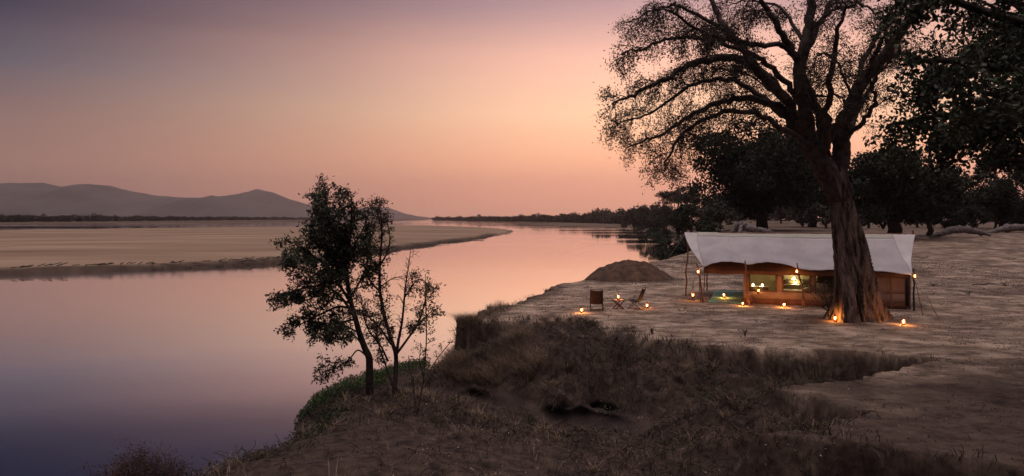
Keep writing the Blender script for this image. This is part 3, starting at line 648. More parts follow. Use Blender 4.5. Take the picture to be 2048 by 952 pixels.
traced_tree('riverside_tree', 789, 787, 1.832, 520, 340, [
    ([(492, 820), (496, 760), (498, 680), (482, 625), (460, 550), (442, 460), (438, 400), (440, 330), (446, 250), (446, 190), (438, 140)], [0, .3, 0], 19, 4, .3),
    ([(498, 690), (508, 620), (520, 560), (528, 480), (535, 410), (545, 350), (552, 290)], [0, -.5], 12, 2, .4),
    ([(482, 640), (440, 580), (400, 540), (360, 520), (320, 530)], [0, .7], 9, 3, .2),
    ([(470, 700), (440, 640), (400, 590), (380, 530), (370, 460)], [0, -.8], 8, 3, .2),
    ([(496, 680), (540, 620), (580, 560), (600, 500), (610, 450), (612, 420)], [0, .6], 10, 3, .3),
    ([(442, 450), (400, 400), (380, 330), (400, 270), (420, 210)], [0, .5], 8, 3, .2),
    ([(441, 350), (470, 290), (475, 230), (460, 170)], [0, -.3], 7, 2, .2),
    ([(446, 220), (430, 160), (410, 130), (440, 115)], [0, .3], 5, 2, .1),
    ([(438, 430), (480, 400), (520, 390), (570, 380)], [0, .5], 5, 1, .1),
    ([(528, 470), (560, 420), (590, 400), (640, 440)], [-.3, .4], 6, 2, .1),
    ([(540, 600), (590, 560), (625, 520), (640, 500)], [.2, -.5], 6, 2, .1),
    ([(490, 800), (455, 700), (430, 620), (425, 520)], [0, .6], 8, 3, .3)],
    27.0, -1.3, 14, .11, .42, leaf_dry, bark_dark, .14, .58, 6, 'sparse riverside tree with thin brownish leaves and bare twigs, right of the dense one', bare=(8, 6, 1), leaf_r=.06, lsc=.55)
b3 = onground(835, 828, -1.2)
traced_tree('young_tree', 835, 828, 1.832, 520, 340, [
    ([(575, 900), (568, 850), (560, 780), (548, 720), (545, 680)], [0, .2], 9, 3, .3),
    ([(577, 890), (590, 820), (600, 760), (606, 690), (610, 600), (608, 520), (606, 450), (606, 380)], [0, -.3], 8, 2, .3),
    ([(590, 800), (620, 740), (650, 690), (690, 640), (710, 620)], [0, .4], 5, 2, .4),
    ([(600, 760), (585, 700), (590, 640)], [0, -.3], 5, 2, .2)],
    b3[1], -1.2, 16, .10, .45, leaf_green, bark_grey, .24, .42, 3, 'slender young tree with pale green leaves at the foot of the bank cliff', base=b3, leaf_r=.05)

# ------------------------------------------------------------------ earth mound by the river edge
def mound():
    g = rng(3); x0, y0 = 9.6, 61.5; root = (x0, y0, gz(x0, y0)); n, m = 60, 160
    r = np.linspace(0, 1, n) ** .9; a = np.linspace(0, 2 * pi, m + 1); A, Rr = np.meshgrid(a, r)
    rx = 3.5 * (1 + .10 * np.sin(2 * A + 1) + .06 * np.sin(5 * A)); X = x0 + Rr * rx * np.cos(A); Y = y0 + Rr * rx * .85 * np.sin(A)
    prof = np.clip(1 - Rr ** 1.9, 0, 1) ** 1.12 * (1 - .10 * np.exp(-((Rr) / .3) ** 2)); H = 1.62 * prof
    H = H * (1 + .22 * fbm(X * .9, Y * .9, 4, 61)) - np.abs(fbm(X * 1.8, Y * 1.8, 3, 63)) * .42 * (1 - Rr) * smooth(0, .25, Rr) + fbm(X * 5, Y * 5, 3, 62) * .06 * (1 - Rr ** 3) - .04 * Rr
    Z = ground(X, Y) + H - .06 * (Rr > .96)
    mb = MB(); mb.grid(np.stack([X, Y, Z], -1)); o = mb.build('earth_mound', earth_mound, loc=root, sm=True)
    tag(o, 'low rounded mound of bare brown earth near the river edge behind the chairs', 'mound')
mound()

# ------------------------------------------------------------------ lantern (one of a kind, then copies)
def make_lantern():
    root = empty('hurricane_lantern', (0, 0, 0))
    b = MB(); b.lathe([(.055, 0), (.085, .01), (.088, .05), (.06, .075), (.035, .09), (.035, .105)], sides=16); b.build('fuel_tank', lantern_metal, root, sm=False)
    gl = MB(); gl.lathe([(.036, .105), (.062, .14), (.068, .175), (.058, .215), (.038, .25)], sides=16, cap=False); gl.build('glass_globe', globe_m, root, sm=True)
    f = MB(); f.lathe([(.004, .108), (.022, .125), (.027, .148), (.018, .175), (.006, .205), (.001, .222)], sides=10); f.build('flame', flame_m, root, sm=True)
    c = MB(); c.lathe([(.040, .25), (.052, .262), (.034, .285), (.034, .31), (.05, .315), (.028, .345), (.01, .35)], sides=14); c.build('chimney_cap', lantern_metal, root)
    fr = MB()
    for s in (-1, 1):
        fr.tube([(s * .07, 0, .05), (s * .098, 0, .09), (s * .10, 0, .2), (s * .085, 0, .27), (s * .035, 0, .30)], .007, 5)
    fr.build('side_tube', lantern_metal, root)
    h = MB(); t = np.linspace(0, pi, 11); h.tube(np.stack([.1 * np.cos(t), .0 * t, .25 + .17 * np.sin(t)], 1), .0035, 4); h.build('handle', lantern_metal, root)
    return root
def lamp(parent, z, watts, col=(1, .36, .08), rad=.03):
    l = bpy.data.lights.new('lantern_light', 'POINT'); l.energy = watts; l.color = col; l.shadow_soft_size = rad
    o = bpy.data.objects.new('lantern_light', l); C.objects.link(o); o.parent = parent; o.location = (0, 0, z)
lantern0 = make_lantern(); used = []
LG = 'lit hurricane lanterns round the camp'
def lantern(loc, label, watts=5, rz=0, tilt=0):
    o = lantern0 if not used else copy_tree(lantern0); used.append(o)
    o.location = loc; o.rotation_euler = (0, tilt, rz); o.scale = ((.88, .96, .92, 1.0)[len(used) % 4],) * 3; tag(o, label, 'lantern', LG); LAMPS.append((o, watts * (1.0, .75, 1.25, .9, 1.1)[len(used) % 5])); return o
LAMPS = []

# ------------------------------------------------------------------ chairs and side table
def make_chair():
    root = empty('folding_chair', (0, 0, 0)); w = .31
    st = np.array([(.31, .475), (.20, .425), (.05, .375), (-.10, .365), (-.17, .42), (-.24, .58), (-.32, .78), (-.42, 1.02), (-.44, 1.07)])
    P = catmull(np.c_[np.zeros(len(st)), st], 3); xs = np.linspace(-w + .01, w - .01, 9); n = len(P)
    def cloth(k0, k1, name):
        Q = P[k0:k1]; V = np.zeros((len(Q), 9, 3)); V[:, :, 0] = xs[None]; V[:, :, 1] = Q[:, 1:2] + 0; V[:, :, 2] = Q[:, 2:3] - (.035 * (1 - (xs / w) ** 2))[None]
        V[:, :, 1] -= (.02 * (1 - (xs / w) ** 2))[None]
        m = MB(); m.grid(V); return m.build(name, canvas_chair, root, sm=True, solid=.012)
    cloth(0, 12, 'seat'); cloth(11, n, 'backrest')
    f = MB()
    for s in (-1, 1):
        x = s * w; f.tube([(x, .33, .48), (x, .05, .36), (x, -.13, .35)], .017, 6); f.tube([(x, -.10, .34), (x, -.20, .46), (x, -.45, 1.1)], .017, 6)
    f.tube([(-w, -.45, 1.1), (w, -.45, 1.1)], .017, 6); f.tube([(-w, .33, .48), (w, .33, .48)], .017, 6); f.build('frame', frame_dark, root)
    for s in (-1, 1):
        x = s * (w + .018); l = MB(); l.tube([(x, .24, .44), (x, -.36, .015)], .017, 6); l.build('leg', frame_dark, root)
        x = s * (w - .02); l = MB(); l.tube([(x, -.24, .58), (x, .36, .015)], .017, 6); l.build('leg', frame_dark, root)
        a = MB(); a.box((s * (w + .03), .04, .62), (.05, .40, .022)); a.tube([(s * (w + .03), .20, .61), (s * (w + .03), .22, .45)], .01, 5); a.build('armrest', frame_dark, root)
    for a, b in ((w + .018, -.36), (w, .36)): c = MB(); c.tube([(-a, b, .015), (a, b, .015)], .017, 6); c.build('foot_bar', frame_dark, root)
    return root
ch = make_chair(); x, y, z = onground(1193, 621); ch.location = (x, y, z); ch.rotation_euler.z = R(-6); ch.scale = (1.06,) * 3
tag(ch, 'brown canvas folding chair turned with its back to us, left of the small table', 'chair', 'folding chairs by the river')
c2 = copy_tree(ch); x, y, z = onground(1272, 617); c2.location = (x, y, z); c2.rotation_euler.z = R(62); tag(c2, 'brown canvas folding chair seen from the side, right of the small table')
tb = empty('folding_table', onground(1237, 618)); tb.rotation_euler.z = R(12)
t = MB()
for k in range(7): t.box((-.255 + k * .085, 0, .50), (.078, .52, .022))
t.build('tabletop', table_top_m, tb)
t = MB(); t.box((0, -.2, .475), (.56, .03, .03)); t.box((0, .2, .475), (.56, .03, .03)); t.build('top_rail', table_wood, tb)
for s in (-1, 1):
    for q in (-1, 1):
        t = MB(); t.bar((q * .27, s * .225 + q * .018, .48), (-q * .25, s * .225 + q * .018, 0), .042); t.build('leg', table_wood, tb)
    t = MB(); t.box((s * .23, 0, .045), (.025, .42, .025)); t.build('foot_rail', table_wood, tb)
tag(tb, 'small slatted wooden folding table between the two canvas chairs', 'table')

# ------------------------------------------------------------------ tent
TA = R(-18); TF = (11.3, 44.1); tz = .0
tent = empty('safari_tent', (TF[0], TF[1], gz(14, 47) - .02), TA)
u = np.array([cos(TA), sin(TA)]); vv = np.array([-sin(TA), cos(TA)]); T0 = np.array(tent.location)
def TW(s, t, z=0.0): p = T0[:2] + u * s + vv * t; return np.array([p[0], p[1], T0[2] + z])
def tent_st(px, t):                                # tent-local s for a picture column on the line at depth t
    k = (px - 1024) / F; bx = T0[0] + vv[0] * t; by = T0[1] + vv[1] * t; return (k * by - bx) / (u[0] - k * u[1])
def fly_z0(s):
    return np.interp(s, [0, .4, 1.0, 1.5, 2.1, 2.5, 2.9, 3.6, 4.2, 4.8, 5.3, 5.9, 6.8, 7.6, 8.5, 9.5, 10.3, 11], [2.14, 2.33, 2.47, 2.49, 2.42, 2.34, 2.42, 2.47, 2.43, 2.30, 2.14, 2.06, 2.12, 2.18, 2.16, 2.08, 2.0, 1.92])
LR, RR = -1.5, 11.85
def fly_pt(a, t):                                  # a 0..1 along, t 0..8 across
    e = np.abs(t - 4) / 4                           # 0 at the ridge, 1 at the eaves
    sl = LR * (1 - e ** 1.25); sr = 11 + (RR - 11) * (1 - e) ** 1.6
    s = sl + a * (sr - sl); z0 = fly_z0(np.clip(a * 11, 0, 11)); ze = np.where(t < 4, z0, z0 * .55 + .95)
    zr = 4.12 - .05 * np.sin(pi * a)
    z = zr + (ze - zr) * e ** .95 - .13 * np.sin(pi * e) * (.6 + .4 * np.sin(9 * a) ** 2) + .008 * np.sin(55 * a + 4 * e) * e
    z = z + .022 * vnoise(s * 1.1 + 5, t * .9, 3) + .012 * vnoise(s * 4, t * 1.3, 4)
    corner = np.exp(-((1 - a) / .10) ** 2) * np.sin(pi * e); z = z - .10 * corner * np.sin(18 * a + 7 * e)
    return np.stack([s, t + 0 * s, z], -1)
def fly(a0, a1, t0, t1, name, mat, na=90, ntt=24, lift=0.0):
    A, T_ = np.meshgrid(np.linspace(0, 1, na), np.linspace(t0, t1, ntt)); ee = np.abs(T_ - 4) / 4
    sl_ = .062 * (1 - ee ** 1.1); sr_ = 1 - .095 * np.maximum(1 - ee, 0) ** 1.25
    lo_ = {0: 0 * ee, .06: sl_, .905: sr_}[a0]; hi_ = {.06: sl_, .905: sr_, 1: 0 * ee + 1}[a1]; A = lo_ + (hi_ - lo_) * A; V = fly_pt(A, T_); V[..., 2] += lift
    m = MB(); m.grid(V); return m.build(name, mat, tent, sm=True, solid=.008)
fly(.06, .905, 0, 3.55, 'flysheet', canvas_white, 150, 30)
fly(.06, .905, 3.55, 4.35, 'ridge_strip', canvas_strip, 120, 8, .004)
fly(.06, .905, 4.35, 8, 'flysheet', canvas_white, 110, 20)
fly(0, .06, 0, 8, 'end_panel', canvas_end, 12, 50, .001)
fly(.905, 1, 0, 8, 'end_panel', canvas_end, 20, 50, .001)
for a_ in (.2, .36, .52, .68, .84):
    A, T_ = np.meshgrid(np.array([-.0022, 0, .0022]) + a_, np.linspace(.01, 7.99, 50)); V = fly_pt(A, T_); V[..., 2] += .014; V[:, 1, 2] += .008
    m = MB(); m.grid(V); m.build('seam', canvas_strip, tent, sm=True)
# inner roof and valance
for t0, t1, nm in ((.55, 4, 'inner_roof'), (4, 7.45, 'inner_roof')):
    A, T_ = np.meshgrid(np.linspace(-.05, 10.95, 60), np.linspace(t0, t1, 10)); e = np.abs(T_ - 4) / 3.45
    Z = 3.86 - (3.86 - 2.0) * e - .05 * np.sin(pi * e) - .035 * np.sin(A * 1.25) ** 2 * e; m = MB(); m.grid(np.stack([A, T_, Z], -1)); m.build(nm, canvas_brown, tent, sm=True, solid=.008)
A, Zz = np.meshgrid(np.linspace(-.05, 10.95, 140), np.linspace(0, 1, 4)); zb = 2.0 - .035 * np.sin(A * 1.25) ** 2
V = np.stack([A, .54 + .012 * np.sin(A * 14) * Zz, zb - .26 * Zz], -1); m = MB(); m.grid(V); m.build('valance', canvas_brown, tent, sm=True, solid=.008)
V = np.stack([A, 7.47 + .012 * np.sin(A * 14) * Zz, zb - .22 * Zz], -1); m = MB(); m.grid(V); m.build('valance', canvas_brown, tent, sm=True, solid=.008)
WT = .75; WB = 7.2; S0 = tent_st(1487, WT); S1 = 10.75
WIN = [(tent_st(1500.5, WT), tent_st(1551, WT)), (tent_st(1567, WT), tent_st(1619, WT)), (tent_st(1632, WT), tent_st(1683, WT))]
ZA, ZB = .80, 1.80
def panel(s0, s1, z0, z1, t, mb, ny=1):
    k = max(2, int((s1 - s0) / .12)); A, Zq = np.meshgrid(np.linspace(s0, s1, k), np.linspace(z0, z1, max(3, int((z1 - z0) / .2))))
    mb.grid(np.stack([A, t + .012 * np.sin(A * 7) * np.sin(Zq * 2.2), Zq], -1))
mb = MB(); edges = [S0] + [e for w_ in WIN for e in w_] + [S1]
panel(S0, S1, .3, ZA, WT, mb); panel(S0, S1, ZB, 2.02, WT, mb)
for k in range(0, len(edges), 2): panel(edges[k], edges[k + 1], ZA, ZB, WT, mb)
mb.build('front_wall', canvas_tan, tent, solid=.006)
mb = MB(); panel(S0, S1, .0, .302, WT - .02, mb); mb.build('sod_cloth', canvas_flap, tent, solid=.006)
for a_, b_ in WIN:
    wn = MB(); wn.add([(a_, WT, ZA), (b_, WT, ZA), (b_, WT, ZB), (a_, WT, ZB)], [[0, 1, 2, 3]]); wn = wn.build('window', gauze, tent)
    fr = MB(); w = .07
    for s_ in (a_ - .035, b_ + .035): fr.box((s_, WT - .025, (ZA + ZB) / 2), (w, .02, ZB - ZA + .14))
    for z_ in (ZA - .035, ZB + .035): fr.box(((a_ + b_) / 2, WT - .022, z_), (b_ - a_ + .1, .014, w))
    fr.build('frame', canvas_brown, wn)
    for s_ in (a_ - .13, b_ + .13):
        sr = MB(); sr.box((s_, WT - .03, (ZA + ZB) / 2 + .05), (.018, .014, ZB - ZA + .1)); sr.build('strap', canvas_tan, wn)
mb = MB(); panel(S0, S1, 0, 2.02, WB, mb); mb.build('rear_wall', canvas_inner, tent, solid=.006)
def side(s, mat, nm):
    Tq, Zq = np.meshgrid(np.linspace(WT, WB, 30), np.linspace(0, 1, 8)); top = 2.0 + 1.75 * (1 - np.abs(Tq - 4) / 3.3)
    m = MB(); m.grid(np.stack([s + .02 * np.sin(Tq * 5), Tq, Zq * np.maximum(top, 2)], -1)); m.build(nm, mat, tent, sm=True, solid=.006)
side(S0, canvas_tan, 'side_wall'); side(S1, canvas_tan, 'side_wall')
# pale screen wall standing just outside the right end
Tq, Zq = np.meshgrid(np.linspace(.5, 7.3, 26), np.linspace(0, 1.9, 6)); m = MB(); m.grid(np.stack([11.0 + .03 * np.sin(Tq * 6), Tq, Zq], -1)); m.build('end_screen', canvas_end, tent, solid=.006)
m = MB(); m.box(((S0 + S1) / 2, (WT + WB) / 2, .03), (S1 - S0 - .1, WB - WT - .1, .02)); m.build('tent_floor', canvas_tan, tent)
# partition inside: splits bathroom end from bedroom, gives the second window its pale back
m = MB(); Tq, Zq = np.meshgrid(np.linspace(2.8, WB - .05, 12), np.linspace(.05, 2.6, 8)); m.grid(np.stack([6.4 + .02 * np.sin(Tq * 6), Tq, Zq], -1)); m.build('partition', canvas_inner, tent, solid=.006)
A, Zq = np.meshgrid(np.linspace(S0 + .05, 6.35, 20), np.linspace(.05, 2.9, 8)); m = MB(); m.grid(np.stack([A, 3.9 + .03 * np.sin(A * 5), Zq], -1)); m.build('partition', canvas_inner, tent, solid=.006)
# poles
def pole(a, b, r, nm='pole', mat=pole_wood, seed=1):
    g = rng(seed); m = MB(); q = wig(a, b, 9, .12, g); m.tube(q, np.linspace(r * 1.15, r * .8, 9) * (1 + .08 * g.normal(size=9)), 8); return m.build(nm, mat, tent, sm=True)
def zl(py, s, t): p = TW(s, t); return CAMH - (py - HOR) / F * p[1] - T0[2]
s1 = tent_st(1408, 0); pole((s1, 0, -.1), (tent_st(1393, 0), -.06, zl(527, s1, 0)), .05, seed=1)
pole((tent_st(1403, .3), .3, -.1), (tent_st(1398, .1), .15, 1.9), .028, seed=2)
s2 = tent_st(1500, 0); pole((s2, 0, -.1), (tent_st(1490, 0), -.05, zl(521, s2, 0)), .05, seed=3)
pole((tent_st(1495, .35), .35, -.1), (tent_st(1491, .35), .35, 1.9), .03, seed=4)
s3 = tent_st(1611, -.15); pole((s3, -.25, -.1), (tent_st(1594, 0), -.05, zl(526, s3, 0)), .05, seed=5)
pole((tent_st(1605, -.2), -.45, -.1), (tent_st(1603, -.1), -.1, 1.25), .028, seed=6)
m = MB(); sb = tent_st(1602, -.1); m.tube([(sb, -.13, 1.05), (sb + .14, -.13, 1.02), (sb + .22, -.13, .92)], .02, 5); m.build('pole_stub', pole_wood, tent)
pole((tent_st(1829, -.1), -.1, -.15), (tent_st(1827, 0), -.02, 2.3), .055, mat=pole_black, seed=7)
pole((tent_st(1826, 4), 4, 3.6), (tent_st(1826, 4), 4, 4.32), .06, seed=8)
pole((-.35, 7.95, -.2), (-.3, 7.95, 2.15), .045, seed=9); pole((-.55, 7.9, -.2), (-.5, 7.9, 2.1), .03, seed=10)
pole((-1.4, 4, -.2), (-1.4, 4, 4.1), .05, seed=11)
pole((tent_st(1788, -.35), -.35 + .9, -.05), (tent_st(1782, .3), .62, 1.95), .035, seed=12)
m = MB(); m.tube([(LR + .05, 4, 4.06), (RR - .1, 4, 4.06)], .045, 8); m.build('ridge_pole', pole_wood, tent)
def guy(a, b):
    m = MB(); m.tube([a, b], .006, 4); m.build('guy_rope', rope_m, tent)
def peg(px, py, h, lean, r=.022):
    p = onground(px, py); q = np.array(p); c_, s_ = cos(-TA), sin(-TA)
    d = q - T0; l = np.array([d[0] * c_ - d[1] * s_, d[0] * s_ + d[1] * c_, d[2]])
    m = MB(); m.tube([l + (0, 0, -.1), l + np.array([lean, 0, h])], [r, r * .8], 6); m.build('guy_stake', pole_wood, tent); return l + np.array([lean, 0, h])
a_ = peg(1846, 629, 1.75, -.36); guy((tent_st(1828, 0), 0, 2.0), a_ - (0, 0, .05))
a_ = peg(1876, 631, 1.05, -.55, .018); guy((tent_st(1828, 0), 0, 1.95), a_)
a_ = peg(1380, 600, .35, .1, .015); guy((-.3, 0, 2.05), a_)
guy((-.4, 7.95, 2.05), (-2.6, 9.4, -.1)); guy((-1.4, 4, 4.08), (-4.2, 4.4, -.1)); guy((11.6, 7.9, 2.0), (13.4, 9.5, 0)); guy((5.3, 8, 2.05), (5.3, 10.2, 0))
tag(tent, 'long safari tent with pale flysheet over tan canvas walls on rustic poles', 'tent')

# porch mat, as a thing of its own
A, Tq = np.meshgrid(np.linspace(.22, S0 - .05, 24), np.linspace(.05, 7.4, 40)); P = T0[:2] + A[..., None] * u + Tq[..., None] * vv
Z = ground(P[..., 0], P[..., 1]) + .035 + .012 * vnoise(A * 2, Tq * 2, 4); m = MB(); m.grid(np.stack([P[..., 0], P[..., 1], Z], -1)); c_ = TW(1.2, 0)
mt = m.build('groundsheet', green_mat, loc=(c_[0], c_[1], c_[2]), sm=True, solid=.01); tag(mt, 'faded green groundsheet laid on the sand under the open porch', 'mat')

# furniture inside the tent, seen through the windows
def inner(name, s, t, z=.04):
    p = TW(s, t, z); o = empty(name, tuple(p), TA); return o
sw = (WIN[0][0] + WIN[0][1]) / 2
w1 = inner('washstand', tent_st(1518, 1.9), 1.9); m = MB(); m.box((0, 0, .86), (1.15, .5, .04)); m.build('countertop', linen, w1)
m = MB(); m.box((0, .02, .52), (1.05, .42, .62)); m.build('cabinet', canvas_inner, w1)
for a in (-.5, .5):
    for b in (-.2, .2): m = MB(); m.box((a, b, .42), (.05, .05, .84)); m.build('leg', table_wood, w1)
tag(w1, 'pale covered washstand behind the left tent window with two candle jars on it', 'washstand')
w2 = inner('bed', tent_st(1592, 2.2), 2.2); m = MB(); m.box((0, 0, .30), (2.0, 1.4, .2)); m.build('bed_frame', table_wood, w2)
A, Tq = np.meshgrid(np.linspace(-1, 1, 24), np.linspace(-.7, .7, 16)); Z = .66 + .04 * vnoise(A * 3, Tq * 3, 7) - .30 * (np.maximum(np.abs(A) - .93, 0) * 8 + np.maximum(np.abs(Tq) - .62, 0) * 6)
m = MB(); m.grid(np.stack([A, Tq, Z], -1)); m.build('mattress', linen, w2, sm=True, solid=.05)
m = MB(); V = np.stack(np.meshgrid(np.linspace(-1, 1, 13), np.linspace(-1, 1, 13)), -1); zz = .16 * np.clip(1 - V[..., 0] ** 4, 0, 1) ** .5 * np.clip(1 - V[..., 1] ** 4, 0, 1) ** .5
m.grid(np.stack([V[..., 0] * .28 + .68, V[..., 1] * .42, .70 + zz], -1)); m.build('pillow', linen, w2, sm=True)
tag(w2, 'white made-up bed glowing in lamplight behind the middle tent window', 'bed')
w3 = inner('shelf', tent_st(1592, 3.4), 3.45); m = MB(); m.box((0, 0, 1.22), (1.9, .38, .04)); m.box((0, 0, .92), (1.9, .38, .03)); m.build('shelf_board', linen, w3)
for a in (-.9, .9): m = MB(); m.box((a, 0, .6), (.04, .36, 1.2)); m.build('shelf_side', table_wood, w3)
m = MB(); m.box((0, .17, 1.07), (1.76, .012, .26)); m.build('back_panel', canvas_inner, w3)
tag(w3, 'pale two-tier shelf standing behind the bed at the middle tent window', 'shelf')
w4 = inner('armchair', tent_st(1642, 2.0), 2.0)
m = MB(); m.box((0, 0, .36), (.8, .75, .2)); m.build('seat', linen, w4, sm=False); m = MB(); m.box((0, .36, .72), (.8, .14, .78)); m.build('backrest', linen, w4)
for s_ in (-1, 1): m = MB(); m.box((s_ * .4, 0, .56), (.12, .75, .22)); m.build('armrest', linen, w4)
for s_ in (-1, 1):
    for q in (-1, 1): m = MB(); m.box((s_ * .34, q * .3, .13), (.06, .06, .26)); m.build('leg', table_wood, w4)
tag(w4, 'pale upholstered armchair just visible behind the right tent window beside the tree trunk', 'armchair')
def make_jar():
    root = empty('candle_jar', (0, 0, 0)); m = MB(); m.lathe([(.045, 0), (.055, .02), (.055, .13), (.048, .15)], sides=14, cap=False); m.build('glass', jar_m, root, sm=True)
    m = MB(); m.lathe([(.035, .004), (.035, .06), (.01, .062)], sides=12); m.build('candle', linen, root); m = MB(); m.lathe([(.003, .064), (.014, .08), (.012, .1), (.001, .125)], sides=8); m.build('flame', flame_pale, root, sm=True)
    return root
jar0 = make_jar(); JAR = []
def jar(s, t, z, lab, w=2.2):
    o = jar0 if not JAR else copy_tree(jar0); JAR.append((o, w)); o.location = tuple(TW(s, t, z)); tag(o, lab, 'candle', 'candle jars inside the tent')
jar(tent_st(1506, 1.9), 1.9, .925, 'left of the two lit candle jars on the washstand')
jar(tent_st(1524.5, 1.9), 1.9, .925, 'right of the two lit candle jars on the washstand')
jar(tent_st(1588, 3.35), 3.38, 1.285, 'lit candle jar on the upper shelf behind the middle window', 3)
jar(tent_st(1591, 3.35), 3.34, .98, 'lit candle jar on the lower shelf behind the middle window', 3)

# lanterns
def hang(px, py, Y, dz=.16):                       # flame at the pixel, hanging lantern
    p = at(px, py, Y); return (p[0], p[1], p[2] - dz)
def stand(px, py):
    p = onground(px, py); return (p[0], p[1], p[2])
Yt = lambda px, t: TW(tent_st(px, t), t)[1]
lantern(stand(1163, 626), 'lit lantern standing on the sand left of the folding chairs', 4.5)
tb_z = tb.location.z + .513
lantern((tb.location.x - .01, tb.location.y, tb_z), 'lit lantern standing on the small folding table', 4.5, 1)
lantern(stand(1294, 617), 'lit lantern on the sand behind the side-on chair', 2.0)
lantern(hang(1396, 543, Yt(1396, -.12)), 'lit lantern hanging from the leftmost front tent pole', 4.5)
lantern(hang(1593.5, 543, Yt(1594, -.12)), 'lit lantern hanging from the front tent pole between the windows', 4.5)
lantern(hang(1829.5, 552, Yt(1829, -.2)), 'lit lantern hanging from the black pole at the right end of the tent', 4.5)
lantern(stand(1448, 597)[:2] + (stand(1448, 597)[2] + .05,), 'lit lantern standing on the green groundsheet in the porch', 4)
lantern(stand(1485.5, 612), 'lit lantern on the ground at the foot of the porch-side tent corner', 4.5)
lantern(stand(1568, 615), 'lit lantern on the ground in front of the tent wall below the windows', 6)
lantern(hang(1517, 581, Yt(1517, WT - .1)), 'pale lit lantern hanging at the sill of the left tent window', 1.6)
lantern(stand(1670, 643), 'lit lantern on the ground by the bush at the foot of the acacia', 8)
lantern(stand(1807, 650), 'lit lantern alone on the ground right of the acacia trunk', 4.5)
hk = hang(1386, 590, 45.4); lantern(hk, 'lit lantern hanging from a forked stake left of the porch', 4)
g0 = gz(hk[0], hk[1]); st = empty('lantern_stand', (hk[0], hk[1] + .1, g0))
m = MB(); m.tube([(.02, 0, -.1), (.03, .02, .6), (.05, 0, 1.12), (.13, .0, 1.38)], .014, 5); m.build('stake', pole_wood, st)
m = MB(); m.tube([(-.1, 0, -.1), (-.05, .0, .6), (.05, 0, 1.02), (-.03, 0, 1.3)], .012, 5); m.build('stake', pole_wood, st)
m = MB(); m.tube([(.04, 0, 1.02), (.0, -.08, .98), (0, -.1, hk[2] - g0 + .42)], .006, 4); m.build('hook', frame_dark, st)
tag(st, 'forked pair of thin sticks holding a lantern left of the porch', 'lantern stand')
for o, w_ in LAMPS: lamp(o, .19, w_ * (17 if o.location.z < .3 else 5))
for o, w_ in JAR: lamp(o, .14, w_ * 7, (1, .74, .38), .02)

# bush at the foot of the acacia
bb = onground(1683, 634); plant('bush', bb, 1.9, 2.3, 8, leaf_bush, 26, .10, 900, bark_grey, 'leafy bush fanning out left of the acacia trunk base', 'bush', None, (-.75, .1), .4)

# ------------------------------------------------------------------ dead wood
def log(name, pts, radii, lab, seed, branches=()):
    g = rng(seed); P = catmull([np.array(p) for p in pts], 6); base = P.mean(0); base[2] = gz(base[0], base[1]); P = P - base
    r = np.interp(np.linspace(0, 1, len(P)), np.linspace(0, 1, len(radii)), radii) * .78 * (1 + .12 * g.normal(size=len(P)))
    P = P + g.normal(size=P.shape) * .04 * np.mean(radii); root = empty(name, tuple(base)); m = MB(); m.tube(P, r, 12); m.build('trunk', deadwood, root, sm=True)
    for b, rb in branches: Q = catmull([np.array(p) - base for p in b], 4); m = MB(); m.tube(Q, np.linspace(rb, rb * .3, len(Q)), 8); m.build('branch', deadwood, root, sm=True)
    tag(root, lab, 'dead tree')
def A_(px, py, Y): return tuple(at(px, py, Y))
log('fallen_tree', [A_(1466, 468, 96), A_(1474, 455, 96), A_(1484, 449, 95.5), A_(1494, 456, 95), A_(1512, 459, 94), A_(1530, 462, 93), A_(1545, 467, 92)], [.45, .55, .62, .6, .5, .42, .3],
    'weathered grey fallen tree arching above the left part of the tent ridge', 1, [([A_(1484, 450, 95.5), A_(1480, 462, 94.5), A_(1476, 472, 94)], .35), ([A_(1490, 452, 95), A_(1502, 452, 95.5), A_(1520, 460, 97)], .28)])
log('fallen_tree', [A_(1862, 473, 118), A_(1882, 467, 119), A_(1905, 460, 120), A_(1930, 459, 121), A_(1955, 464, 122), A_(1980, 470, 122)], [.3, .55, .8, .75, .6, .35],
    'long pale fallen tree lying on the sand beyond the right end of the tent', 2, [([A_(1880, 467, 119), A_(1870, 470, 117), A_(1858, 476, 116)], .25)])
log('fallen_tree', [A_(1975, 467, 135), A_(2000, 459, 136), A_(2030, 455, 137), A_(2065, 457, 138), A_(2110, 462, 140)], [.35, .7, .9, .8, .5],
    'dark fallen tree cut by the right edge of the photo, behind the pale one', 3)
def stump():
    p = at(1542, 462, 105); o = MB(); z0 = gz(p[0], p[1]); g = rng(4); a = np.linspace(0, 2 * pi, 25)[:-1]; V = []
    for k, (zz, rr) in enumerate([(-.3, .95), (.3, .8), (.9, .65), (1.3, .45), (1.45, .2)]):
        V.append(np.stack([rr * np.cos(a) * (1 + .12 * np.sin(3 * a + k)) - .12 * zz, rr * np.sin(a), zz + .1 * np.sin(2 * a)], 1))
    V = np.array(V); V = np.concatenate([V, V[:, :1]], 1); o.grid(V); o = o.build('tree_stump', bark_dark, sm=True); o.location = (p[0], p[1], z0); tag(o, 'dark rounded stump just right of the arching fallen tree', 'stump')
stump()
p = onground(1968, 570); m = MB(); g = rng(9)
m.tube([(-.9, 0, .02), (-.4, .1, .06), (0, 0, .05), (.5, .1, .10), (1.1, .3, .03)], [.03, .05, .05, .04, .02], 6)
m.tube([(0, 0, .05), (.3, -.2, .2), (.45, -.3, .35)], [.03, .015, .008], 5); m.tube([(.3, .05, .07), (.5, -.2, .12), (.9, -.25, .04)], [.03, .02, .01], 5)
o = m.build('fallen_branch', bark_grey); o.location = p; tag(o, 'dark broken branch lying on the bare sand right of the tent', 'branch')

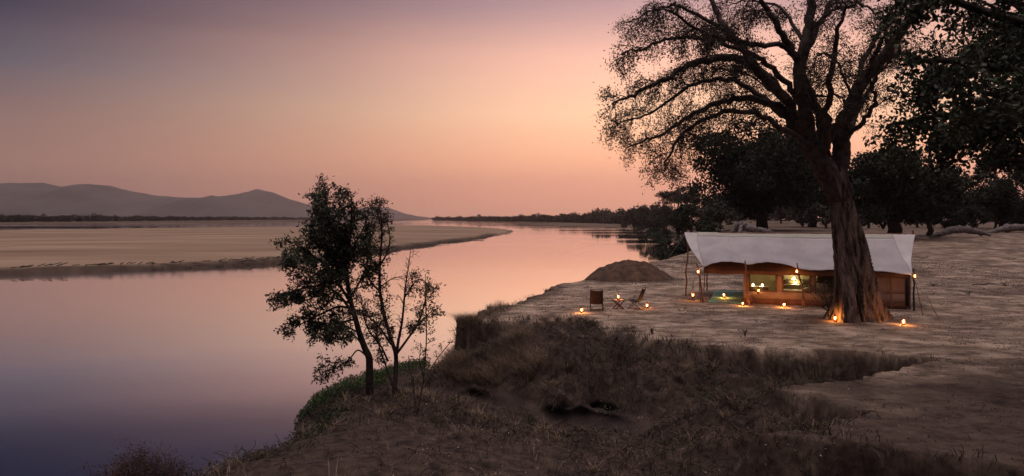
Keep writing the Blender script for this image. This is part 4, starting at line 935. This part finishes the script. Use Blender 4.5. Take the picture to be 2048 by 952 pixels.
# ------------------------------------------------------------------ background trees
BT = 'trees beyond the camp'
bg_tree('round_tree', on(1521, 150), 20.6, 25.5, 3.4, 1, 52000, .52, tr=1.0, blobs=90, flat=.7, lab='broad dense round-crowned tree behind the left half of the tent', group=BT, lean=-.8)
bg_tree('round_tree', on(1625, 185), 15.5, 19, 3.4, 2, 13000, .55, tr=.9, blobs=40, lab='dark tree behind the acacia trunk, right of the broad round-crowned one', group=BT)
bg_tree('round_tree', on(1790, 118), 14.0, 16.5, 2.2, 3, 42000, .44, tr=.95, blobs=50, flat=.8, lab='black dense tree with a thick trunk behind the right end of the tent', group=BT)
bg_tree('round_tree', on(1857, 126), 10.5, 8.5, 2.6, 4, 9000, .38, tr=.42, blobs=26, lab='small dark tree with a thin straight trunk right of the tent', group=BT, mat=leaf_dark)
bg_tree('round_tree', on(1925, 185), 15.0, 15, 2.5, 5, 12000, .5, tr=.6, blobs=34, lab='loose-crowned tree above the long pale fallen tree', group=BT)
bg_tree('round_tree', on(2005, 165), 14.5, 14, 2.3, 6, 13000, .5, tr=.6, blobs=34, lab='dark tree near the right edge, behind the dark fallen tree', group=BT)
bg_tree('round_tree', on(2100, 150), 15, 16, 2.3, 7, 9000, .5, tr=.6, blobs=30, lab='tree cut by the right edge of the photo behind the clearing', group=BT)
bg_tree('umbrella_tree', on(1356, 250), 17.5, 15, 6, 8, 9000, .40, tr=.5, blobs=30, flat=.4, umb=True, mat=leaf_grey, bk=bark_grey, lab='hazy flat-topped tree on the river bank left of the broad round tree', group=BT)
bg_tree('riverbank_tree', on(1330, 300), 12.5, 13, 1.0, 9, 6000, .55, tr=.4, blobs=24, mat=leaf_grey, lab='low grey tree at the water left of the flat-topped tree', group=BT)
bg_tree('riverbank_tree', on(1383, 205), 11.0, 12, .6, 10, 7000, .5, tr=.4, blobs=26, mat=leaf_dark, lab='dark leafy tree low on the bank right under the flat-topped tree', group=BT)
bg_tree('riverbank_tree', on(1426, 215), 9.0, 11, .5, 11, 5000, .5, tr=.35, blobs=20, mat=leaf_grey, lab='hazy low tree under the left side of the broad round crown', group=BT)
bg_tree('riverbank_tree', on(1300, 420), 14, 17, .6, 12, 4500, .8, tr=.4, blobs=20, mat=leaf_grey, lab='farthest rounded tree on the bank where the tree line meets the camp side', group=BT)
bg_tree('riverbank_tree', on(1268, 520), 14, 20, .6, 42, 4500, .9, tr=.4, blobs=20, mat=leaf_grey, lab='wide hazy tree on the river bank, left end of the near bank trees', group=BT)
sm = [(1480, 190, 6.5, 8, 'small tree between the fallen tree and the round-crowned tree trunk'), (1562, 240, 8, 9, 'hazy small tree seen between the two big round trees'), (1607, 200, 6, 8, 'low bush-like tree with a flared stump-like trunk behind the tent roof'),
      (1652, 170, 6, 8, 'low shrubby tree just left of the acacia trunk, behind the tent'), (1738, 170, 6, 7, 'pale leafed small tree just right of the acacia trunk'), (1835, 190, 6, 8, 'small tree between the thick and the thin dark trunks'),
      (1895, 160, 4.6, 7, 'low thicket tree left of centre above the pale fallen tree'), (1945, 150, 5.0, 7, 'low thicket tree right above the middle of the pale fallen tree'), (1990, 175, 5.5, 8, 'low thicket tree where the two fallen trees meet'), (2042, 160, 5.2, 8, 'low thicket tree at the right edge of the photo')]
for k, (px, Y, h, w, lab) in enumerate(sm):
    bg_tree('small_tree', on(px, Y), h, w, .6 if k > 5 else .9, 20 + k, 3600, .42, tr=.28, blobs=16, mat=(leaf_grey, leaf_dark)[k > 4 and k != 5], bk=bark_grey, lab=lab, group='small trees behind the camp')
bg_tree('added_shade_tree', (13, -5, gz(13, -5)), 19, 30, 11.0, 60, 12000, .7, tr=.7, blobs=60, flat=.6, depth=34, lab='unseen tall tree added behind the viewpoint so its crown shades the foreground', group=None)  # unseen tree, added only to shade the foreground
# a wood closing the view behind them
def wood_mass(name, fn, n, size, seed, mat, lab):
    g = rng(seed); m = MB(); m.leaves(fn(g, n), size, .8, g); o = m.build(name, mat); tag(o, lab, 'wood', kind='stuff'); return o
def backwood(g, n):
    out = []
    for k in range(46):
        Y = g.uniform(300, 380); px = 1400 + k * 24 + g.uniform(-8, 8); x = (px - 1024) / F * Y; z = 4.2; h = g.uniform(7, 13); w = g.uniform(9, 14)
        m = n // 46; d = g.normal(size=(m, 3)); d /= np.linalg.norm(d, axis=1)[:, None]; rr = g.uniform(.3, 1, m)[:, None] ** .5
        out.append(np.array([x, Y, z + h * .5]) + d * rr * np.array([w / 2, w / 2, h * .52]))
    return np.vstack(out)
wood_mass('distant_wood', backwood, 46000, 1.1, 50, leaf_far, 'dark hazy wood closing the view behind the camp trees')
def farline(g, n):
    out = []; K = 150
    px = np.linspace(868, 1330, K)
    wy = np.interp(px, [868, 940, 1000, 1080, 1180, 1300, 1340], [2850, 2150, 1800, 1420, 1080, 720, 560]) * g.uniform(1.0, 1.12, K)
    for a, Y in zip(px, wy):
        h = g.uniform(8, 14) * (1.0 if g.random() < .85 else 1.35) + (a > 1180) * 3; w = g.uniform(12, 26); x = (a - 1024) / F * Y
        m = n // K; d = g.normal(size=(m, 3)); d /= np.linalg.norm(d, axis=1)[:, None]; rr = g.uniform(.2, 1, m)[:, None] ** .5
        out.append(np.array([x, Y, -1.5 + h * .45]) + d * rr * np.array([w / 2, w / 2, h * .55]))
    return np.vstack(out)
wood_mass('far_tree_line', farline, 60000, 2.6, 51, leaf_far, 'low dark line of trees along the far bend of the river')
def leftbelt(g, n):
    K = 420; px = np.linspace(-420, 640, K); Y = np.interp(px, [-420, 0, 300, 640], [800, 1060, 1400, 2500]) * g.uniform(1, 1.25, K); out = []
    for a, y in zip(px, Y):
        h = g.uniform(7, 12) * (1 if g.random() < .9 else 1.3); w = g.uniform(10, 22); x = (a - 1024) / F * y; m = n // K
        d = g.normal(size=(m, 3)); d /= np.linalg.norm(d, axis=1)[:, None]; rr = g.uniform(.2, 1, m)[:, None] ** .5
        out.append(np.array([x, y, -.6 + h * .45]) + d * rr * np.array([w / 2, w / 2, h * .55]))
    return np.vstack(out)
wood_mass('far_bank_wood', leftbelt, 84000, 2.2, 52, leaf_far, 'dark belt of trees below the hills on the far left bank')
# low growth on the near bank left of the tent
for k, (px, Y, h, w, lab) in enumerate([(1345, 128, 2.6, 6, 'low green shrub at the water edge left of the tent'), (1372, 112, 2.8, 5.5, 'dark shrub on the bank touching the left tip of the flysheet'), (1332, 190, 5, 10, 'spreading shrub on the bank above the dark water reflection'),
        (1358, 160, 4, 8, 'rounded shrub half way down the bank left of the tent'), (1392, 140, 3.0, 6, 'dark shrub above the left corner of the flysheet'), (1310, 260, 6, 12, 'shrub at the point where the bank meets open water'), (1440, 130, 2.2, 7, 'low shrub above the flysheet left of the arching fallen tree'), (1412, 100, 1.2, 3.2, 'flat dark bush just above the flysheet, second from its left tip')]):
    x = (px - 1024) / F * Y; bg_tree('bank_shrub', (x, Y, gz(x, Y)), h, w, 0, 70 + k, 2200, .22 + .0006 * Y, tr=.12, blobs=14, mat=(leaf_bush, leaf_dark)[k % 2], lab=lab, cat='shrub', group='shrubs on the bank left of the tent', flat=.8)

# ------------------------------------------------------------------ tufts and plants along the plateau edge
ED = [(1000, 611, .62, 1.3, 150, grass_dark, 'dark grass tuft on the cliff edge, biggest one nearest the chairs'), (985, 622, .4, .9, 80, grass_dry, 'small dry grass tuft on the cliff edge below the biggest dark one'), (924, 634, .75, .5, 60, grass_dry, 'upright dry grass tuft on the very corner of the cliff'),
      (1100, 566, 1.0, 1.7, 160, grass_dark, 'dark bushy tuft against the bright water left of the mound'), (1090, 580, .6, 1.6, 100, grass_dark, 'spreading tuft just below the bushy one left of the mound'), (1132, 545, .9, 1.6, 120, grass_dry, 'reddish grass tuft on the edge, first from the bushy one towards the mound'),
      (1150, 541, .9, 1.2, 100, grass_dark, 'dark grass tuft on the edge half way to the mound'), (1166, 538, 1.3, 1.2, 130, grass_dark, 'tall green-black tuft standing out against the water left of the mound'), (1190, 536, 1.1, 1.8, 150, grass_dark, 'dense tuft touching the left foot of the mound'),
      (1065, 592, .4, 1.2, 70, grass_dry, 'low dry tuft on the edge below the bushy one'), (1322, 529, .4, 2.4, 160, grass_dark, 'grass clump behind the right shoulder of the mound')]
for k, (px, py, h, w, n, mt_, lab) in enumerate(ED):
    p = onground(px, py + 3, 0); tuft('grass_tuft', p, h, w, n, 100 + k, mt_, lab, group='grass tufts on the river edge', blade=.018)
PL = [(1185, 651, .25, .9, leaf_green, 'low green weed on the lip above the grassy slope'), (1305, 668, .28, .25, leaf_dry, 'thin weed stalk standing on the sand right of the green weed'), (1336, 686, .32, .8, leaf_green, 'dark green rosette plant on the lip of the bank'),
      (1490, 672, .3, .2, leaf_dry, 'upright weed stalk on the sand below the middle of the tent'), (1060, 853, .38, .3, leaf_green, 'small yellow-green seedling in the gully bottom'), (1171, 647, .3, .25, leaf_dry, 'thin green weed stalk below the left lantern'),
      (1937, 590, .35, .9, leaf_green, 'green weed clump on the sand far right of the tent'), (2012, 572, .4, 1.0, leaf_dry, 'thin pale weed near the right edge of the clearing'), (1868, 572, .25, .7, leaf_green, 'little green weed right of the hanging lantern'), (2020, 520, .35, 2.6, leaf_green, 'flat green weed patch at the back of the clearing'), (1845, 518, .3, 2.0, leaf_green, 'small green weed patch right behind the tent end')]
for k, (px, py, h, w, mt_, lab) in enumerate(PL):
    plant('weed', onground(px, py), h, w, 130 + k, mt_, 9, .05, 70, leaf_dry, lab, 'weed', 'weeds growing on the sand')
# overhanging dry bush, bottom left, and its bare twigs
g = rng(77); bx, by = -6.9, 14.0; base = (bx, by, gz(bx, by)); root = empty('dry_bush', base); st_ = MB(); tops = []
for k in range(750):
    a = g.uniform(0, 2 * pi); l = g.uniform(0, 1) ** .6; hh = (.50 - base[2] + .16 * sin(3 * a + 1) * l + .14 * g.normal()) * (1 - .42 * l ** 2); e = np.array([cos(a) * 1.05 * l, sin(a) * .8 * l, max(hh, .2)])
    q = wig((e[0] * .3, e[1] * .3, -.3), e, 6, .5, g); st_.tube(q, np.linspace(.009, .003, 6), 3, cap=False); tops.append(q[2:])
for (dx, hh, lx) in ((-.05, 1.75, -.25), (.1, 1.6, -.12), (.6, 1.45, .35), (.75, 1.2, .75), (-.7, 1.25, -1.0), (.4, 1.35, .55)):
    hh = hh - .85 - base[2]; q = wig((dx, 0, .3), (lx, 0, hh), 8, .4, g); st_.tube(q, np.linspace(.008, .003, 8), 4); tops.append(q[4:] + g.normal(size=(4, 3)) * .03)
    for j in range(6): e = q[4 + j % 4] + g.normal(size=3) * .16; st_.tube([q[4 + j % 4], e], .003, 3, cap=False); tops.append(e[None])
st_.build('twigs', grass_red, root); T_ = np.vstack(tops); T_ = np.repeat(T_, 4, 0) + g.normal(size=(len(T_) * 4, 3)) * .07
MB().leaves(T_, .045, .4, g).build('foliage', grass_red, root); tag(root, 'reddish dry bush with thin bare twigs above it at the bottom left over the water', 'bush')

# ------------------------------------------------------------------ grass and ground cover
def scatter(n, seed, x0, x1, y0, y1, dens):
    g = rng(seed); x = g.uniform(x0, x1, n); y = g.uniform(y0, y1, n); z, s, kd, sI, sR = ground(x, y, True)
    k = (g.uniform(size=n) < dens(x, y, z, s, sR)); return np.stack([x[k], y[k], z[k] - .02], 1), s[k], g
def d_slope(x, y, z, s, sR):
    cl = smooth(.0, .30, fbm(x * 1.1, y * 1.1, 3, 90) + .55 * fbm(x * 4.2, y * 4.2, 2, 91))
    bare = smooth(-6.6, -5.2, x) * (1 - smooth(.2, 2.5, x)) * (1 - smooth(20, 23.5, y)) * .93
    fing = smooth(6.5, 9, x) * (y > 17); cl = cl * (1 - .93 * fing) * .62
    d = (1 - s) * (.05 * (1 - fing) + .93 * cl) * (1 - bare) * (z > WL + .05) * (sR > -.1)
    d = d * (.35 + .65 * smooth(-.25, .1, fbm(x * .7, y * .7, 2, 103)))
    d = np.maximum(d, np.exp(-((s - .45) / .22) ** 2) * (.55 - .40 * fing) * (z > -1) * (sR > 0) * (y < 60))
    return d
c, s, g = scatter(210000, 201, -9.5, 15.5, 13, 44, d_slope)
hh = .16 + .16 * smooth(-.2, .5, fbm(c[:, 0] * .6, c[:, 1] * .6, 3, 92)) + .05 * g.normal(size=len(c)); hh = np.clip(hh, .05, .6)
sel = g.uniform(size=len(c)) < smooth(-.3, .35, fbm(c[:, 0] * .35, c[:, 1] * .35, 3, 93) - .15 * (c[:, 0] > 3))
m = MB(); m.blades(c[sel], hh[sel] * 1.25, .024, 1.1, g); tag(m.build('dry_grass', grass_dry), 'pale dry grass tangled over the river bank slopes and terrace', 'grass', kind='stuff')
m = MB(); m.blades(c[~sel], hh[~sel] * 1.15, .022, 1.1, g); tag(m.build('dark_grass', grass_dark), 'old dark grass and stalks matted over the gully sides', 'grass', kind='stuff')
print('grass', len(c))
c, s, g = scatter(3300, 211, -9, 15, 14, 43, lambda x, y, z, s, sR: (s < .75) * (sR > .3) * (z > WL + .1) * (1 - .92 * smooth(6.5, 9, x)) * smooth(-.2, .3, fbm(x * .8, y * .8, 3, 90)) * (1 - .9 * smooth(-6.6, -5.2, x) * (1 - smooth(.2, 2.5, x)) * (1 - smooth(20, 23.5, y))) * .55)
n_ = 34; sc_ = g.uniform(.4, 1.25, len(c)); P_ = np.repeat(c, n_, 0) + g.normal(size=(len(c) * n_, 3)) * (.05, .05, 0)
m = MB(); m.blades(P_, np.repeat(sc_, n_) * g.uniform(.12, .45, len(P_)), .024, 1.3, g); tag(m.build('grass_tussocks', grass_dry), 'arching pale grass tussocks clumped over the broken bank', 'grass', kind='stuff'); print('tuss', len(c))
# long straw hanging over the cliff corner
c, s, g = scatter(30000, 203, -3.2, 1.2, 30.5, 36.5, lambda x, y, z, s, sR: (s < .6) * smooth(.0, .4, fbm(x * .9, y * .9, 3, 97)) * .6 * (z > -2))
m = MB(); m.blades(c, .45 + .25 * g.uniform(size=len(c)), .018, 1.5, g); tag(m.build('straw_grass', grass_dry), 'long bent straw hanging down the cliff corner by the river', 'grass', kind='stuff')
# leaf litter: small dead leaves and bits on the sand
c, s, g = scatter(420000, 212, -4, 46, 15, 92, lambda x, y, z, s, sR: (sR > 1) * (np.abs(x) < .75 * y) * (.06 + .9 * smooth(-.05, .45, fbm(x * .4, y * .5, 4, 101) + .5 * fbm(x * 2.2, y * 2.2, 2, 102))) * .55)
k = len(c); sel = g.uniform(size=k) < .78
for q, mt_, nm, lab in ((sel, leaf_litter, 'leaf_litter', 'dark dead leaves and twigs littering the sand'), (~sel, leaf_pale, 'pale_litter', 'pale dry leaf scraps littering the sand')):
    d = c[q]; m = MB(); m.leaves(d + (0, 0, .03), .045 + .0006 * d[:, 1], .5, g); tag(m.build(nm, mt_), lab, 'litter', kind='stuff')
# tangled dead stalks
c, s, g = scatter(7000, 204, -8.5, 15, 14, 37, lambda x, y, z, s, sR: (1 - s) * .8 * (z > WL + .3) * (1 - .9 * smooth(-6.6, -5.2, x) * (1 - smooth(.2, 2.5, x)) * (1 - smooth(20, 24, y))))
m = MB()
for p in c[:3800]:
    a = g.uniform(0, 2 * pi); L = g.uniform(.3, .95); e = p + np.array([cos(a) * L * .7, sin(a) * L * .7, g.uniform(.05, .5) * L]); q = wig(p, e, 5, .7, g, sag=.12 * L); m.tube(q, .010, 3, cap=False)
tag(m.build('dead_stalks', grass_dark), 'dead stalks and creepers tangled on the gully slopes', 'undergrowth', kind='stuff')
g = rng(215); m = MB()
for k in range(46):
    x = g.uniform(-2.6, 12); y = np.interp(x, [-2.6, 2.6, 5.6, 8, 14], [35.5, 35.6, 30.2, 28.7, 27.6]) + g.normal() * .25; z0 = gz(x, y + .3); L = g.uniform(.4, 1.3)
    q = wig((x, y + .25, z0 + .02), (x + g.normal() * .4, y - L * .55, max(gz(x, y - L * .55), z0 - L)), 7, .6, g, sag=.08); m.tube(q, np.linspace(g.uniform(.012, .03), .005, 7), 4, cap=False)
tag(m.build('bank_roots', bark_grey), 'exposed roots hanging out of the broken bank edge', 'roots', kind='stuff')
# green creepers near the water under the small trees
c, s, g = scatter(60000, 205, -8, -2.8, 26.5, 37.5, lambda x, y, z, s, sR: smooth(1.9, 1.0, sR) * (sR > -.35) * smooth(-.45, .1, fbm(x * 1.1, y * 1.1, 3, 94)) * (s < .3) * (y > 27))
c[:, 2] = np.maximum(c[:, 2], WL) + g.uniform(.02, .28, len(c)); m = MB(); m.leaves(c, .075, .6, g, up=np.array([0, 0, .9])); tag(m.build('green_creeper', leaf_green), 'fresh green creeper covering the wet bank under the small trees', 'ground cover', kind='stuff')
c, s, g = scatter(26000, 206, -9, -5, 14.5, 27.5, lambda x, y, z, s, sR: smooth(2.4, 1.0, sR) * smooth(-.2, .3, fbm(x * 1.2, y * 1.2, 3, 95)) * (z > WL) * .8)
c[:, 2] += g.uniform(.02, .3, len(c)); m = MB(); m.leaves(c, .075, .6, g, up=np.array([0, 0, .5])); tag(m.build('low_scrub', leaf_bush), 'low dark scrub leaves along the near water edge', 'ground cover', kind='stuff')
c, s, g = scatter(22000, 207, 1.5, 12, 26, 35, lambda x, y, z, s, sR: (1 - s) * smooth(.12, .4, fbm(x * .8, y * .8, 3, 96)) * .9)
c[:, 2] += g.uniform(.0, .25, len(c)); m = MB(); m.leaves(c, .07, .6, g, up=np.array([0, 0, .5])); tag(m.build('slope_scrub', leaf_bush), 'small dark leaved scrub dotted over the middle bank slope', 'ground cover', kind='stuff')
# sparse short stubble and clods on the sand
c, s, g = scatter(160000, 208, 0, 60, 16, 110, lambda x, y, z, s, sR: (s > .9) * (sR > 1) * smooth(.15, .55, fbm(x * .35, y * .6, 4, 98)) * .35 * (np.abs(x / np.maximum(y, 1)) < .8))
m = MB(); m.blades(c, .02 + .035 * g.uniform(size=len(c)), .014 + .0004 * c[:, 1:2][:, 0], 1.2, g); tag(m.build('stubble', grass_dark), 'thin stubble and leaf litter scattered over the sand', 'grass', kind='stuff')
def clods():
    c, s, g = scatter(9000, 209, -7, 40, 14, 80, lambda x, y, z, s, sR: (sR > .8) * smooth(.0, .5, fbm(x * .5, y * .5, 3, 99)) * .5)
    m = MB(); ico = np.array([[0, 0, 1], [1, 0, 0], [0, 1, 0], [-1, 0, 0], [0, -1, 0], [0, 0, -1]], float); tr_ = np.array([[0, 1, 2], [0, 2, 3], [0, 3, 4], [0, 4, 1], [5, 2, 1], [5, 3, 2], [5, 4, 3], [5, 1, 4]])
    n = len(c); sz = .012 + .035 * g.uniform(size=(n, 1, 1)) ** 3; V = c[:, None] + np.array([0, 0, .02]) + ico[None] * sz * g.uniform(.5, 1.3, (n, 6, 1)) * np.array([1, 1, .6])
    m.add(V.reshape(-1, 3), None, (tr_[None] + np.arange(n)[:, None, None] * 6).reshape(-1, 3)); tag(m.build('earth_clods', M('clod_earth', (.16, .11, .09), (.08, .055, .045), .95)), 'small clods and pebbles strewn over the ground', 'clods', kind='stuff')
clods()
# driftwood litter along the sand island's cut bank
g = rng(210); m = MB(); n_ = 0; P = np.array(ISLE)
for k in range(2, 11):
    for j in range(16):
        f = g.uniform(); p = P[k] + (P[k + 1] - P[k]) * f + np.array([0, g.uniform(1.5, 5)]); zz = gz(p[0], p[1])
        if zz < WL + .1: continue
        L = g.uniform(.4, 1.8); a = g.normal() * .5; m.tube([(p[0], p[1], zz + .03), (p[0] + L * cos(a), p[1] + L * sin(a), zz + g.uniform(.05, .4))], .05, 4)
tag(m.build('driftwood_litter', bark_grey), 'dark driftwood litter along the cut edge of the sand island', 'driftwood', kind='stuff')

# ------------------------------------------------------------------ air, sky, light
hz = MB(); hz.box((0, 4300, 235), (18600, 9800, 482)); 
m, t, out = nt('evening_haze'); pv = node(t, 'ShaderNodeVolumePrincipled'); pv.inputs['Density'].default_value = 8e-5; pv.inputs['Color'].default_value = (1, .88, .86, 1)
pv.inputs['Anisotropy'].default_value = .75; t.links.new(pv.outputs[0], out.inputs['Volume'])
hz = hz.build('haze', m); tag(hz, kind='stuff')

scn = bpy.context.scene
wd = bpy.data.worlds.new('World'); scn.world = wd; wd.use_nodes = True; t = wd.node_tree; t.nodes.clear()
out = t.nodes.new('ShaderNodeOutputWorld'); bg = t.nodes.new('ShaderNodeBackground'); t.links.new(bg.outputs[0], out.inputs[0])
co = t.nodes.new('ShaderNodeTexCoord'); sp = t.nodes.new('ShaderNodeSeparateXYZ'); t.links.new(co.outputs['Generated'], sp.inputs[0])
def mth(op, a, b=None):
    n = t.nodes.new('ShaderNodeMath'); n.operation = op
    for k, v_ in enumerate((a, b)):
        if v_ is None: continue
        if isinstance(v_, (int, float)): n.inputs[k].default_value = v_
        else: t.links.new(v_, n.inputs[k])
    return n.outputs[0]
el = mth('MULTIPLY', mth('ARCSINE', sp.outputs[2]), 180 / pi)
az = mth('MULTIPLY', mth('ARCTAN2', sp.outputs[0], sp.outputs[1]), 180 / pi)
cn = t.nodes.new('ShaderNodeTexNoise'); mp = t.nodes.new('ShaderNodeMapping'); mp.inputs['Scale'].default_value = (2.2, 2.2, 26); t.links.new(co.outputs['Generated'], mp.inputs[0]); t.links.new(mp.outputs[0], cn.inputs[0]); cn.inputs['Scale'].default_value = 1.6; cn.inputs['Detail'].default_value = 5
elw = mth('ADD', el, mth('MULTIPLY', mth('SUBTRACT', cn.outputs[0], .5), 1.1))
fe = mth('DIVIDE', mth('MAXIMUM', elw, 0.0), 90.0)
def lin(c): return tuple(((v / 255 + .055) / 1.055) ** 2.4 if v > 10 else v / 255 / 12.92 for v in c)
def sky_ramp(st):
    return ramp(t, fe, [(e / 90, lin(c)) for e, c in st]).outputs[0]
SKY_L = [(0, (146, 111, 103)), (3.5, (145, 111, 102)), (7, (116, 93, 92)), (10, (74, 74, 88)), (13.5, (30, 40, 62)), (20, (14, 28, 54)), (40, (44, 52, 86)), (54, (222, 206, 208)), (90, (255, 236, 222))]
SKY_C = [(0, (222, 158, 134)), (2, (238, 164, 136)), (4.5, (255, 184, 144)), (8, (255, 201, 162)), (12, (238, 182, 160)), (16, (172, 138, 140)), (23, (66, 74, 102)), (40, (60, 70, 104)), (54, (222, 206, 208)), (90, (255, 236, 222))]
cl_, cc_ = sky_ramp(SKY_L), sky_ramp(SKY_C)
fa = ramp(t, mth('DIVIDE', mth('ADD', az, 180.0), 360.0), [((a + 180) / 360, (v, v, v)) for a, v in ((-110, 0), (-48, .0), (-36, .0), (-25, .15), (-13, .42), (-3, .76), (6, .97), (13, 1.0), (24, .92), (40, .65), (80, .25), (130, .1))], True).outputs[0]
mx = t.nodes.new('ShaderNodeMix'); mx.data_type = 'RGBA'; t.links.new(fa, mx.inputs[0]); t.links.new(cl_, mx.inputs[6]); t.links.new(cc_, mx.inputs[7])
SUN_EL, SUN_AZ = 3.0, 32.0
ns = t.nodes.new('ShaderNodeTexSky'); ns.sky_type = 'NISHITA'; ns.sun_disc = False; ns.sun_elevation = R(SUN_EL); ns.sun_rotation = R(SUN_AZ); ns.dust_density = 3; ns.air_density = 1.5
ad = t.nodes.new('ShaderNodeVectorMath'); ad.operation = 'MULTIPLY_ADD'; t.links.new(ns.outputs[0], ad.inputs[0]); ad.inputs[1].default_value = (.0006, .0006, .0008); t.links.new(mx.outputs[2], ad.inputs[2])
t.links.new(ad.outputs[0], bg.inputs[0]); t.links.new(mth('MULTIPLY', mth('ADD', mth('MULTIPLY', mth('MINIMUM', mth('MAXIMUM', mth('DIVIDE', mth('SUBTRACT', el, 48.0), 15.0), 0.0), 1.0), .75), 1.0), 1.42), bg.inputs[1])

sl = bpy.data.lights.new('sun', 'SUN'); sl.energy = .05; sl.angle = R(20); sl.color = (1, .72, .55); so = bpy.data.objects.new('sun', sl); C.objects.link(so)
so.rotation_euler = (R(90 - 10), 0, R(180 - SUN_AZ)); 

cam = bpy.data.cameras.new('camera'); co_ = bpy.data.objects.new('camera', cam); C.objects.link(co_); co_.location = (0, 0, CAMH); co_.rotation_euler = (R(90), 0, 0)
cam.sensor_width = 36; cam.lens = F / 2048 * 36; cam.shift_y = -(476 - HOR) / 2048; cam.clip_start = .1; cam.clip_end = 40000; scn.camera = co_
scn.view_settings.view_transform = 'Standard'; scn.view_settings.look = 'None'; scn.view_settings.exposure = 0.0; scn.view_settings.gamma = 1
cy = scn.cycles; cy.use_denoising = True; cy.denoiser = 'OPENIMAGEDENOISE'; cy.max_bounces = 6; cy.diffuse_bounces = 3; cy.glossy_bounces = 3; cy.transparent_max_bounces = 16; cy.volume_bounces = 0
cy.sample_clamp_indirect = 3; cy.caustics_reflective = False; cy.caustics_refractive = False
